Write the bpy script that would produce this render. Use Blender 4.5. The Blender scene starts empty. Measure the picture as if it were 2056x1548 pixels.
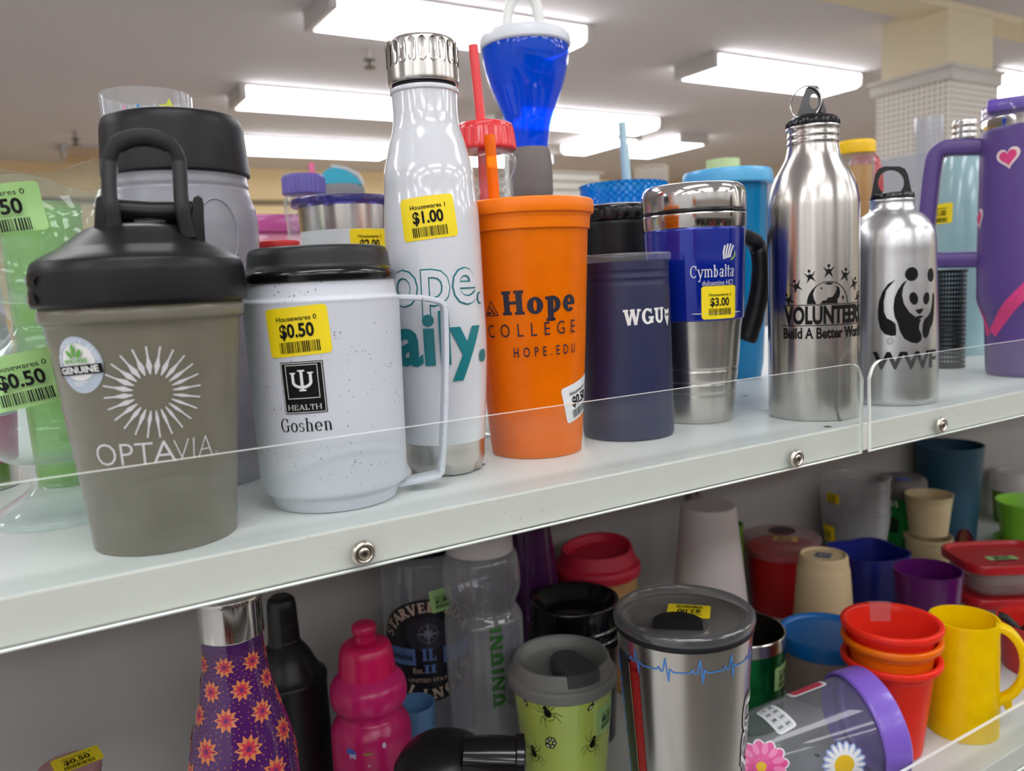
import bpy, bmesh, math, random
from mathutils import Vector, Matrix, Quaternion
random.seed(7)
SC = bpy.context.scene
COL = SC.collection
PI = math.pi
SH = 1.50                      # height of the upper shelf board above the floor
LOW = -0.328                   # lower shelf board, below the upper one
FY = 0.36                      # front plane of the shelves
BACK = 0.76                    # back panel
F, CX, CY, HC = 1620.0, 1028.0, 774.0, 0.11
ROT = ((0.85526349, 0.10463663, -0.507519), (-0.51597088, 0.0813478, -0.85273477), (-0.04794174, 0.99117794, 0.12356326))

# ---------------------------------------------------------------- camera, world, exposure
cam = bpy.data.cameras.new('camera')
cam.sensor_fit = 'HORIZONTAL'; cam.sensor_width = 36.0; cam.lens = F / 2056 * 36.0
cam.clip_start = 0.01; cam.clip_end = 60
cam.dof.use_dof = True; cam.dof.focus_distance = 0.47; cam.dof.aperture_fstop = 10.0
co = bpy.data.objects.new('camera', cam); COL.objects.link(co)
m4 = Matrix(ROT).to_4x4(); m4.translation = (0, 0, SH + HC)
co.matrix_world = m4
SC.camera = co
w = bpy.data.worlds.new('world'); SC.world = w; w.use_nodes = True
w.node_tree.nodes['Background'].inputs[0].default_value = (0.75, 0.8, 0.9, 1)
w.node_tree.nodes['Background'].inputs[1].default_value = 0.05
SC.view_settings.view_transform = 'Standard'; SC.view_settings.look = 'None'
SC.view_settings.exposure = 0.66; SC.view_settings.gamma = 1.0
SC.view_settings.use_curve_mapping = False
LAMP = 5.6                     # brightness of the ceiling lamps' lenses
cy = SC.cycles
cy.use_denoising = True
cy.max_bounces = 14; cy.diffuse_bounces = 5; cy.glossy_bounces = 5
cy.transmission_bounces = 8; cy.transparent_max_bounces = 40
cy.caustics_reflective = False; cy.caustics_refractive = False
cy.sample_clamp_indirect = 6.0
try:
    cy.denoiser = 'OPENIMAGEDENOISE'
except Exception:
    pass

# ---------------------------------------------------------------- where a sight line meets a plane of the shelf (shelf coordinates: z = 0 on the upper board)
def ray(px, py):
    c = (px - CX, -(py - CY), -F)
    return Vector([sum(ROT[i][j] * c[j] for j in range(3)) for i in range(3)])
def onz(px, py, z=0.0):
    r = ray(px, py); t = (z - HC) / r.z
    return Vector((r.x * t, r.y * t, z))
def ony(px, py, y):
    r = ray(px, py); t = y / r.y
    return Vector((r.x * t, y, HC + r.z * t))
def onx(px, py, x):
    r = ray(px, py); t = x / r.x
    return Vector((x, r.y * t, HC + r.z * t))
def camc(p):
    q = (p[0], p[1], p[2] - HC)
    return [sum(ROT[i][j] * q[i] for i in range(3)) for j in range(3)]
def proj(p):
    c = camc(p)
    return CX + F * c[0] / -c[2], CY - F * c[1] / -c[2], -c[2]
def zat(X, Y, py):
    a = camc((X, Y, 0)); b = camc((X, Y, 1)); k = [b[i] - a[i] for i in range(3)]
    s = (CY - py) / F               # (ay + z ky) = s * -(az + z kz)
    return (-s * a[2] - a[1]) / (k[1] + s * k[2])
def rad(X, Y, z, hw):
    x, y, D = proj((X, Y, z))
    return hw * D * math.cos(math.atan((x - CX) / F)) / F
def base(xl, xr, yb, z=0.0):        # axis point of a round base from its left, right and lowest seen edge
    x = (xl + xr) / 2; hw = (xr - xl) / 2
    yh = 567 - 0.0467 * (x - CX)
    return onz(x, yb - hw * (yb - yh) / F * 0.97, z)

# ---------------------------------------------------------------- materials (all node based)
def lin(c):
    return tuple(((v / 255) / 12.92 if v / 255 <= 0.04045 else ((v / 255 + 0.055) / 1.055) ** 2.4) for v in c[:3]) + (1,)
MATS = {}
def newmat(name):
    m = bpy.data.materials.new(name); m.use_nodes = True
    nt = m.node_tree; nt.nodes.clear()
    o = nt.nodes.new('ShaderNodeOutputMaterial')
    return m, nt, o
def nd(nt, kind, **kw):
    n = nt.nodes.new(kind)
    for k, v in kw.items():
        if isinstance(k, str) and k.startswith('i_'):
            n.inputs[k[2:].replace('_', ' ')].default_value = v
        else:
            setattr(n, k, v)
    return n
def varied(nt, col, amt, scale, coord='Object'):
    tc = nd(nt, 'ShaderNodeTexCoord')
    nz = nd(nt, 'ShaderNodeTexNoise'); nz.inputs['Scale'].default_value = scale; nz.inputs['Detail'].default_value = 4
    nt.links.new(tc.outputs[coord], nz.inputs['Vector'])
    mx = nd(nt, 'ShaderNodeMix', data_type='RGBA')
    l = lin(col)
    mx.inputs[6].default_value = tuple(v * (1 - amt) for v in l[:3]) + (1,)
    mx.inputs[7].default_value = tuple(min(1, v * (1 + amt)) for v in l[:3]) + (1,)
    nt.links.new(nz.outputs['Fac'], mx.inputs[0])
    return mx.outputs[2], nz
def solid(name, col, rough=0.4, spec=0.5, amt=0.04, scale=60, coat=0.0, bump=0.0, metal=0.0):
    if name in MATS: return MATS[name]
    m, nt, o = newmat(name)
    b = nd(nt, 'ShaderNodeBsdfPrincipled')
    c, nz = varied(nt, col, amt, scale)
    nt.links.new(c, b.inputs['Base Color'])
    b.inputs['Roughness'].default_value = rough; b.inputs['Specular IOR Level'].default_value = spec
    b.inputs['Coat Weight'].default_value = coat; b.inputs['Coat Roughness'].default_value = 0.06
    b.inputs['Metallic'].default_value = metal
    if bump:
        bp = nd(nt, 'ShaderNodeBump'); bp.inputs['Strength'].default_value = bump; bp.inputs['Distance'].default_value = 0.0006
        nt.links.new(nz.outputs['Fac'], bp.inputs['Height']); nt.links.new(bp.outputs['Normal'], b.inputs['Normal'])
    nt.links.new(b.outputs[0], o.inputs[0]); MATS[name] = m
    return m
def steel(name, col=(196, 192, 184), rough=0.22, aniso=0.6, line=0.018):
    if name in MATS: return MATS[name]
    m, nt, o = newmat(name)
    b = nd(nt, 'ShaderNodeBsdfPrincipled')
    b.inputs['Base Color'].default_value = lin(col); b.inputs['Metallic'].default_value = 1
    b.inputs['Anisotropic'].default_value = aniso; b.inputs['Anisotropic Rotation'].default_value = .25
    tg = nd(nt, 'ShaderNodeTangent', direction_type='RADIAL', axis='Z'); nt.links.new(tg.outputs[0], b.inputs['Tangent'])
    tc = nd(nt, 'ShaderNodeTexCoord'); mp = nd(nt, 'ShaderNodeMapping'); mp.inputs['Scale'].default_value = (12, 12, 2200)
    nz = nd(nt, 'ShaderNodeTexNoise'); nz.inputs['Scale'].default_value = 3; nz.inputs['Detail'].default_value = 3
    nt.links.new(tc.outputs['Object'], mp.inputs[0]); nt.links.new(mp.outputs[0], nz.inputs['Vector'])
    mr = nd(nt, 'ShaderNodeMapRange'); mr.inputs['To Min'].default_value = rough - line; mr.inputs['To Max'].default_value = rough + line
    nt.links.new(nz.outputs['Fac'], mr.inputs[0]); nt.links.new(mr.outputs[0], b.inputs['Roughness'])
    nt.links.new(b.outputs[0], o.inputs[0]); MATS[name] = m
    return m
def clear(name, tint=(246, 248, 248), rough=0.03, body=0.03, bodycol=(235, 238, 240), ior=1.5, refl=1.0, edge=0.25):
    """clear plastic or acrylic: lets light straight through, mirrors by Fresnel, a trace of haze"""
    if name in MATS: return MATS[name]
    m, nt, o = newmat(name)
    t = nd(nt, 'ShaderNodeBsdfTransparent'); t.inputs[0].default_value = lin(tint)
    d = nd(nt, 'ShaderNodeBsdfDiffuse'); d.inputs[0].default_value = lin(bodycol)
    tl = nd(nt, 'ShaderNodeBsdfTranslucent'); tl.inputs[0].default_value = lin(bodycol)
    dm = nd(nt, 'ShaderNodeMixShader'); dm.inputs[0].default_value = 0.18
    nt.links.new(d.outputs[0], dm.inputs[1]); nt.links.new(tl.outputs[0], dm.inputs[2])
    m1 = nd(nt, 'ShaderNodeMixShader')
    tc = nd(nt, 'ShaderNodeTexCoord'); nz = nd(nt, 'ShaderNodeTexNoise'); nz.inputs['Scale'].default_value = 45
    nt.links.new(tc.outputs['Object'], nz.inputs['Vector'])
    mr = nd(nt, 'ShaderNodeMapRange'); mr.inputs['To Min'].default_value = body * 0.8; mr.inputs['To Max'].default_value = body * 1.2
    nt.links.new(nz.outputs['Fac'], mr.inputs[0])
    lw = nd(nt, 'ShaderNodeLayerWeight'); lw.inputs[0].default_value = .5
    pw = nd(nt, 'ShaderNodeMath', operation='POWER'); pw.inputs[1].default_value = 4
    nt.links.new(lw.outputs['Facing'], pw.inputs[0])
    ed = nd(nt, 'ShaderNodeMath', operation='MULTIPLY_ADD'); ed.inputs[1].default_value = edge; ed.use_clamp = True
    nt.links.new(pw.outputs[0], ed.inputs[0]); nt.links.new(mr.outputs[0], ed.inputs[2]); nt.links.new(ed.outputs[0], m1.inputs[0])
    nt.links.new(t.outputs[0], m1.inputs[1]); nt.links.new(dm.outputs[0], m1.inputs[2])
    g = nd(nt, 'ShaderNodeBsdfGlossy'); g.inputs['Roughness'].default_value = rough
    fr = nd(nt, 'ShaderNodeFresnel'); fr.inputs[0].default_value = ior
    gm = nd(nt, 'ShaderNodeNewGeometry')
    bf = nd(nt, 'ShaderNodeMath', operation='MULTIPLY_ADD'); bf.inputs[1].default_value = -refl; bf.inputs[2].default_value = refl
    nt.links.new(gm.outputs['Backfacing'], bf.inputs[0])
    mu = nd(nt, 'ShaderNodeMath', operation='MULTIPLY'); nt.links.new(bf.outputs[0], mu.inputs[1])
    nt.links.new(fr.outputs[0], mu.inputs[0])
    m2 = nd(nt, 'ShaderNodeMixShader')
    nt.links.new(mu.outputs[0], m2.inputs[0]); nt.links.new(m1.outputs[0], m2.inputs[1]); nt.links.new(g.outputs[0], m2.inputs[2])
    nt.links.new(m2.outputs[0], o.inputs[0]); MATS[name] = m
    return m
def milky(name, col, through=0.15, rough=0.25, tint=None, ior=1.45, trl=0.5):
    """translucent moulded plastic"""
    return clear(name, tint or col, rough, 1 - through, col, ior)
def emit(name, col, power):
    if name in MATS: return MATS[name]
    m, nt, o = newmat(name)
    e = nd(nt, 'ShaderNodeEmission'); e.inputs[0].default_value = lin(col); e.inputs[1].default_value = power
    tc = nd(nt, 'ShaderNodeTexCoord'); nz = nd(nt, 'ShaderNodeTexNoise'); nz.inputs['Scale'].default_value = 200
    mr = nd(nt, 'ShaderNodeMapRange'); mr.inputs['To Min'].default_value = power * .95; mr.inputs['To Max'].default_value = power * 1.05
    nt.links.new(tc.outputs['Object'], nz.inputs['Vector']); nt.links.new(nz.outputs['Fac'], mr.inputs[0]); nt.links.new(mr.outputs[0], e.inputs[1])
    nt.links.new(e.outputs[0], o.inputs[0]); MATS[name] = m
    return m
# ---------------------------------------------------------------- mesh helpers
def finish(name, bm, mats, parent=None, smooth=35, loc=None):
    me = bpy.data.meshes.new(name)
    bmesh.ops.recalc_face_normals(bm, faces=bm.faces) if smooth is not None else None
    bm.to_mesh(me); bm.free()
    for m in (mats if isinstance(mats, (list, tuple)) else [mats]): me.materials.append(m)
    if smooth is not None and len(me.polygons):
        me.polygons.foreach_set('use_smooth', [True] * len(me.polygons))
        me.set_sharp_from_angle(angle=math.radians(smooth))
    o = bpy.data.objects.new(name, me); COL.objects.link(o)
    if parent: o.parent = parent
    if loc: o.location = loc
    return o
def tag(o, label=None, cat=None, group=None, kind=None):
    for k, v in (('label', label), ('category', cat), ('group', group), ('kind', kind)):
        if v: o[k] = v
    return o
def fil(pts, r=0.002, n=3):
    """round the corners of an open profile"""
    out = [pts[0]]
    for i in range(1, len(pts) - 1):
        a, b, c = Vector(pts[i - 1]), Vector(pts[i]), Vector(pts[i + 1])
        u, v = a - b, c - b
        d = min(r, u.length * .45, v.length * .45)
        if d < 1e-6: out.append(tuple(b)); continue
        p, q = b + u.normalized() * d, b + v.normalized() * d
        for k in range(n + 1):
            t = k / n
            out.append(tuple(p * (1 - t) ** 2 + b * 2 * t * (1 - t) + q * t * t))
    out.append(pts[-1]); return out
def sp(pts, n=6):
    """smooth curve through the profile points"""
    out = []
    P = [Vector(p) for p in pts]
    for i in range(len(P) - 1):
        p0 = P[i - 1] if i else P[0] * 2 - P[1]
        p1, p2 = P[i], P[i + 1]
        p3 = P[i + 2] if i + 2 < len(P) else P[-1] * 2 - P[-2]
        t0 = 0; t1 = t0 + max(1e-6, (p1 - p0).length ** .5); t2 = t1 + max(1e-6, (p2 - p1).length ** .5); t3 = t2 + max(1e-6, (p3 - p2).length ** .5)
        for k in range(n):
            t = t1 + (t2 - t1) * k / n
            a1 = p0 * ((t1 - t) / (t1 - t0)) + p1 * ((t - t0) / (t1 - t0))
            a2 = p1 * ((t2 - t) / (t2 - t1)) + p2 * ((t - t1) / (t2 - t1))
            a3 = p2 * ((t3 - t) / (t3 - t2)) + p3 * ((t - t2) / (t3 - t2))
            b1 = a1 * ((t2 - t) / (t2 - t0)) + a2 * ((t - t0) / (t2 - t0))
            b2 = a2 * ((t3 - t) / (t3 - t1)) + a3 * ((t - t1) / (t3 - t1))
            out.append(tuple(b1 * ((t2 - t) / (t2 - t1)) + b2 * ((t - t1) / (t2 - t1))))
    out.append(tuple(P[-1])); return out
def lathe_bm(prof, seg=72, mod=None, bm=None):
    bm = bm or bmesh.new()
    rings = []
    for r, z in prof:
        if r < 1e-5:
            rings.append([bm.verts.new((0, 0, z))])
        else:
            ring = []
            for k in range(seg):
                a = 2 * PI * k / seg
                rr, zz = mod(r, z, a) if mod else (r, z)
                ring.append(bm.verts.new((rr * math.cos(a), rr * math.sin(a), zz)))
            rings.append(ring)
    for A, B in zip(rings, rings[1:]):
        for k in range(seg):
            a = A[k % len(A)], A[(k + 1) % len(A)]; b = B[k % len(B)], B[(k + 1) % len(B)]
            vs = []
            for v in (a[0], a[1], b[1], b[0]):
                if v not in vs: vs.append(v)
            if len(vs) > 2: bm.faces.new(vs)
    return bm
def shell(outer, t=0.0016, floor=None):
    """outer wall profile (from the base centre up to the rim) -> hollow vessel"""
    inner = []
    fl = floor if floor is not None else t * 1.5
    z0 = outer[0][1]
    pts = [p for p in outer if p[0] > 1e-5]
    for r, z in reversed(pts):
        zz = max(z, z0 + fl) if z < outer[-1][1] - 1e-6 else z
        inner.append((max(r - t, 0.0002), zz))
    last = inner[-1]
    return list(outer) + inner + [(0, last[1])]
def ribbed(n, amp, z0=-9, z1=9, sharp=1.0):
    def f(r, z, a):
        if z0 <= z <= z1:
            s = math.cos(n * a)
            return r + amp * (abs(s) ** sharp) * (1 if s > 0 else -1), z
        return r, z
    return f
def add_box(bm, c, s, rot=None, bevel=0.0):
    m = Matrix.Translation(c) @ (rot.to_4x4() if rot else Matrix.Identity(4)) @ Matrix.Diagonal((s[0], s[1], s[2], 1))
    r = bmesh.ops.create_cube(bm, size=1, matrix=m)
    if bevel:
        es = list({e for v in r['verts'] for e in v.link_edges})
        bmesh.ops.bevel(bm, geom=es, offset=bevel, segments=2, affect='EDGES', profile=.5)
    return r['verts']
def add_tube(bm, pts, r, n=12, flat=None, closed=False, up=None, caps=True):
    """tube along points; r number or list; flat=(w,h) makes a rounded strap whose width axis is 'up'"""
    P = [Vector(p) for p in pts]; N = len(P)
    rings = []; nrm = None
    for i in range(N):
        if closed: t = P[(i + 1) % N] - P[i - 1]
        else: t = P[min(i + 1, N - 1)] - P[max(i - 1, 0)]
        t.normalize()
        if up is not None:
            u = Vector(up); u = (u - t * u.dot(t)).normalized()
        else:
            if nrm is None:
                nrm = t.orthogonal().normalized()
            nrm = (nrm - t * nrm.dot(t)).normalized(); u = nrm
        v = t.cross(u)
        rr = r[i] if isinstance(r, (list, tuple)) else r
        ring = []
        for k in range(n):
            a = 2 * PI * k / n
            if flat:
                fw = flat[i] if isinstance(flat[0], (list, tuple)) else flat
                c, s = math.cos(a), math.sin(a)
                e = 0.45
                x = math.copysign(abs(c) ** e, c) * fw[0] / 2; y = math.copysign(abs(s) ** e, s) * fw[1] / 2
            else: x, y = math.cos(a) * rr, math.sin(a) * rr
            ring.append(bm.verts.new(P[i] + u * x + v * y))
        rings.append(ring)
    for i in range(N if closed else N - 1):
        A, B = rings[i], rings[(i + 1) % N]
        for k in range(n):
            bm.faces.new((A[k], A[(k + 1) % n], B[(k + 1) % n], B[k]))
    if caps and not closed:
        bm.faces.new(rings[0][::-1]); bm.faces.new(rings[-1])
    return bm
def add_prism(bm, poly, mat, d):
    """poly (2d) extruded by d along local z of mat"""
    lo = [bm.verts.new(mat @ Vector((x, y, 0))) for x, y in poly]; hi = [bm.verts.new(mat @ Vector((x, y, d))) for x, y in poly]
    bm.faces.new(lo[::-1]); bm.faces.new(hi)
    for i in range(len(poly)):
        j = (i + 1) % len(poly); bm.faces.new((lo[i], lo[j], hi[j], hi[i]))
def rrect(w, h, r, n=5):
    out = []
    for cx, cy, a0 in ((w / 2 - r, h / 2 - r, 0), (-w / 2 + r, h / 2 - r, 90), (-w / 2 + r, -h / 2 + r, 180), (w / 2 - r, -h / 2 + r, 270)):
        for k in range(n + 1):
            a = math.radians(a0 + 90 * k / n); out.append((cx + r * math.cos(a), cy + r * math.sin(a)))
    return out
def ell(cx, cy, rx, ry, n=24, tilt=0):
    t = math.radians(tilt); o = []
    for k in range(n):
        a = 2 * PI * k / n; x, y = rx * math.cos(a), ry * math.sin(a)
        o.append((cx + x * math.cos(t) - y * math.sin(t), cy + x * math.sin(t) + y * math.cos(t)))
    return o
def rect(x0, y0, x1, y1): return [(x0, y0), (x1, y0), (x1, y1), (x0, y1)]
def arc(cx, cy, ro, ri, a0, a1, n=18):
    out = []
    for k in range(n):
        p = [math.radians(a0 + (a1 - a0) * (k + q) / n) for q in (0, 1)]
        out.append([(cx + ri[0] * math.cos(p[0]), cy + ri[1] * math.sin(p[0])), (cx + ro[0] * math.cos(p[0]), cy + ro[1] * math.sin(p[0])),
                    (cx + ro[0] * math.cos(p[1]), cy + ro[1] * math.sin(p[1])), (cx + ri[0] * math.cos(p[1]), cy + ri[1] * math.sin(p[1]))])
    return out
def stroke(x0, y0, x1, y1, w, w2=None):
    d = Vector((x1 - x0, y1 - y0)); n = Vector((-d.y, d.x)).normalized(); w2 = w if w2 is None else w2
    return [(x0 + n.x * w / 2, y0 + n.y * w / 2), (x0 - n.x * w / 2, y0 - n.y * w / 2), (x1 - n.x * w2 / 2, y1 - n.y * w2 / 2), (x1 + n.x * w2 / 2, y1 + n.y * w2 / 2)]
def pline(pts, w):
    out = [stroke(*a, *b, w) for a, b in zip(pts, pts[1:])]
    return out + [ell(x, y, w / 2, w / 2, 8) for x, y in pts[1:-1]]

# ---------------------------------------------------------------- lettering: built-in sans, or a small drawn slab face
_tc = {}
def _text_raw(s, bold, spacing, outline=False):
    k = (s, bold, spacing)
    if k in _tc: return _tc[k]
    cu = bpy.data.curves.new('t', 'FONT'); cu.body = s; cu.size = 1; cu.offset = bold; cu.space_character = spacing
    cu.resolution_u = 3; cu.fill_mode = 'FRONT'
    ob = bpy.data.objects.new('t', cu); COL.objects.link(ob)
    dg = bpy.context.evaluated_depsgraph_get(); dg.update()
    me = bpy.data.meshes.new_from_object(ob.evaluated_get(dg))
    P = [[(me.vertices[v].co.x, me.vertices[v].co.y) for v in p.vertices] for p in me.polygons]
    bpy.data.objects.remove(ob); bpy.data.curves.remove(cu); bpy.data.meshes.remove(me)
    _tc[k] = P
    return P
def text(s, h, w=None, at=(0, 0), bold=0.0, spacing=1.0, xs=1.0, anchor='C', tilt=0):
    """polygons of s with capital height h, optional total width w, centred on at"""
    cap = 0.0
    H = _text_raw('H', 0, 1.0); ys = [y for p in H for x, y in p]; cap = max(ys)
    P = _text_raw(s, bold, spacing)
    xs_ = [x for p in P for x, y in p]; x0, x1 = min(xs_), max(xs_)
    k = h / cap; kx = (w / (x1 - x0)) if w else k * xs
    ox = {'C': (x0 + x1) / 2, 'L': x0, 'R': x1}[anchor]
    c, s_ = math.cos(math.radians(tilt)), math.sin(math.radians(tilt)); out = []
    for p in P:
        q = []
        for x, y in p:
            X, Y = (x - ox) * kx, y * k
            q.append((at[0] + X * c - Y * s_, at[1] + X * s_ + Y * c))
        out.append(q)
    return out
def slabglyph(ch, t=.24, h=.11, s=.08):
    def stem(x, y0, y1, top=True, bot=True):
        o = [rect(x, y0, x + t, y1)]
        if bot: o.append(rect(x - s, y0, x + t + s, y0 + h))
        if top: o.append(rect(x - s, y1 - h, x + t + s, y1))
        return o
    xh = .68
    if ch == 'H': return stem(.1, 0, 1) + stem(.86 - t + .1, 0, 1) + [rect(.1, .5 - h / 2, .9, .5 + h / 2)], 1.1
    if ch == 'E': return stem(.1, 0, 1, True, True) + [rect(.1, 0, .72, h), rect(.1, 1 - h, .7, 1), rect(.1, .5 - h / 2, .6, .5 + h / 2), rect(.62, 0, .72, .28), rect(.6, .72, .7, 1)], .82
    if ch == 'A': return [stroke(.08, 0, .45, 1, t * .55), stroke(.45, 1, .85, 0, t), rect(.22, .3, .68, .3 + h), rect(-.02, 0, .25, h * .8), rect(.65, 0, 1.0, h * .8)], 1.0
    if ch == 'L': return stem(.1, 0, 1) + [rect(.1, 0, .68, h), rect(.58, 0, .68, .3)], .78
    if ch == 'T': return stem(.42 - t / 2, 0, 1, False) + [rect(.02, 1 - h, .82, 1), rect(.02, .7, .11, 1), rect(.73, .7, .82, 1)], .86
    if ch == 'U': return [rect(.1, .35, .1 + t, 1), rect(.9 - t, .35, .9, 1), rect(.0, 1 - h, .2 + t, 1), rect(.8 - t, 1 - h, 1, 1)] + arc(.5, .37, (.4, .38), (.4 - t, .37 - h * 1.2), 180, 360), 1.02
    if ch == 'W': return [stroke(.12, 1, .36, 0, t * .95), stroke(.36, 0, .62, 1, t * .6), stroke(.62, 1, .86, 0, t * .95), stroke(.86, 0, 1.12, 1, t * .6), rect(-.06, 1 - h, .32, 1), rect(.45, 1 - h, .8, 1), rect(.98, 1 - h, 1.28, 1)], 1.26
    if ch == 'G': return arc(.48, .5, (.47, .52), (.47 - t, .52 - h * 1.1), 45, 330) + [rect(.72, .05, .72 + t * .9, .48), rect(.55, .48 - h, 1.02, .48), rect(.74, .68, .84, .98)], 1.02
    if ch == 'C': return arc(.48, .5, (.47, .52), (.47 - t, .52 - h * 1.1), 45, 315) + [rect(.74, .68, .83, .98)], .92
    if ch == 'V': return [stroke(.1, 1, .42, 0, t), stroke(.42, 0, .74, 1, t * .6), rect(-.06, 1 - h, .3, 1), rect(.58, 1 - h, .9, 1)], .86
    if ch == 'R': return stem(.1, 0, 1) + arc(.38, .75, (.36, .25), (.36 - t, .25 - h), -90, 90) + [rect(.1, .5, .38, .5 + h), rect(.1, 1 - h, .38, 1), stroke(.45, .5, .75, 0, t * .9), rect(.6, 0, .92, h)], .95
    if ch == 'S': return arc(.4, .73, (.34, .28), (.34 - t * .8, .28 - h), 20, 270, 14) + arc(.4, .27, (.36, .28), (.36 - t * .8, .28 - h), -160, 90, 14), .82
    if ch == 'D': return stem(.1, 0, 1) + arc(.36, .5, (.5, .5), (.5 - t, .5 - h), -90, 90) + [rect(.1, 0, .36, h), rect(.1, 1 - h, .36, 1)], .95
    if ch == 'I': return stem(.1, 0, 1), .2 + t
    if ch == 'N': return [rect(.1, 0, .1 + t * .6, 1), rect(.8, 0, .8 + t * .6, 1), stroke(.15, 1, .88, 0, t), rect(0, 1 - h, .28, 1), rect(0, 0, .34, h), rect(.7, 1 - h, 1.04, 1)], 1.06
    if ch == 'O': return arc(.48, .5, (.48, .52), (.48 - t, .52 - h), 0, 360, 24), .98
    if ch == 'K': return stem(.1, 0, 1) + [stroke(.3, .42, .72, 1, t * .6), stroke(.4, .55, .78, 0, t), rect(.58, 1 - h, .92, 1), rect(.62, 0, .98, h)], .98
    if ch == 'o': return arc(.36, xh / 2, (.36, xh / 2 + .02), (.36 - t, xh / 2 - h * .9), 0, 360, 24), .76
    if ch == 'p': return stem(.1, -.34, xh, False) + [rect(0, xh - h, .2, xh)] + arc(.1 + t * .8, xh / 2, (.42, xh / 2 + .02), (.42 - t, xh / 2 - h * .9), -115, 115), .80
    if ch == 'b': return stem(.1, 0, 1.02, False, False) + [rect(0, 1.02 - h, .2, 1.02)] + arc(.1 + t * .8, xh / 2, (.42, xh / 2 + .02), (.42 - t, xh / 2 - h * .9), -115, 115), .80
    if ch == 'e': return arc(.36, xh / 2, (.36, xh / 2 + .02), (.36 - t, xh / 2 - h * .9), 0, 318, 24) + [rect(.16, xh / 2 - h / 2, .70, xh / 2 + h / 2)], .78
    if ch == 's': return arc(.28, xh * .74, (.25, xh * .27), (.25 - t * .75, xh * .27 - h), 20, 270, 12) + arc(.28, xh * .27, (.27, xh * .29), (.27 - t * .75, xh * .29 - h), -160, 90, 12), .6
    if ch in 'hn':
        o = stem(.1, 0, 1.02 if ch == 'h' else xh, False) + [rect(0, (1.02 if ch == 'h' else xh) - h, .2, 1.02 if ch == 'h' else xh)]
        return o + arc(.37, xh - .26, (.33, .28), (.33 - t, .28 - h), 0, 150, 12) + [rect(.70 - t, 0, .70, xh - .24), rect(.70 - t - s, 0, .70 + s, h)], .84
    if ch == 'm':
        o = stem(.1, 0, xh, False) + [rect(0, xh - h, .2, xh)]
        for q in (0, .46): o += arc(.34 + q, xh - .24, (.3, .26), (.3 - t, .26 - h), 0, 150, 12) + [rect(.64 + q - t, 0, .64 + q, xh - .22), rect(.64 + q - t - s, 0, .64 + q + s, h)]
        return o, 1.24
    if ch == 'a': return arc(.27, .2, (.25, .21), (.25 - t * .8, .21 - h * .8), 0, 360, 16) + [rect(.42, 0, .42 + t, xh - .16), rect(.42, 0, .6 + s, h)] + arc(.34, xh - .2, (.32, .22), (.32 - t, .22 - h), 0, 160, 10), .76
    if ch == 'l': return stem(.1, 0, 1.02, False) + [rect(0, 1.02 - h, .2, 1.02)], .2 + t
    if ch == 't': return [rect(.14, .1, .14 + t, .95), rect(0, xh - h, .46, xh)] + arc(.34, .16, (.2, .18), (.2 - t * .6, .18 - h), 180, 310, 8), .5
    if ch == 'y': return [stroke(.08, xh, .38, 0, t), stroke(.7, xh, .26, -.34, t * .6), rect(-.06, xh - h, .28, xh), rect(.5, xh - h, .84, xh), rect(.08, -.36, .3, -.36 + h)], .8
    if ch == ' ': return [], .4
    if ch == '.': return [ell(.12, .1, .11, .11, 12)], .3
    return text(ch, 1, anchor='L'), .8
def slab(s, h, w=None, at=(0, 0), t=.24, thin=.11, ser=.08, sp_=0.06):
    x = 0; P = []
    for ch in s:
        g, adv = slabglyph(ch, t, thin, ser)
        P += [[(x + a, b) for a, b in p] for p in g]; x += adv + sp_
    W = x - sp_; k = h; kx = (w / W) if w else h
    return [[(at[0] + (a - W / 2) * kx, at[1] + b * k) for a, b in p] for p in P]
def on_arc(glyphs_fn, s, h, R_, a0, a1, cx=0, cy=0, inward=False):
    out = []
    n = len(s)
    for i, ch in enumerate(s):
        if ch == ' ': continue
        a = math.radians(a0 + (a1 - a0) * (i / max(1, n - 1)))
        P = glyphs_fn(ch, h)
        th = a - PI / 2 if not inward else a + PI / 2
        px, py = cx + R_ * math.cos(a), cy + R_ * math.sin(a)
        c, s_ = math.cos(th), math.sin(th)
        out += [[(px + x * c - y * s_, py + x * s_ + y * c) for x, y in p] for p in P]
    return out

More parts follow.
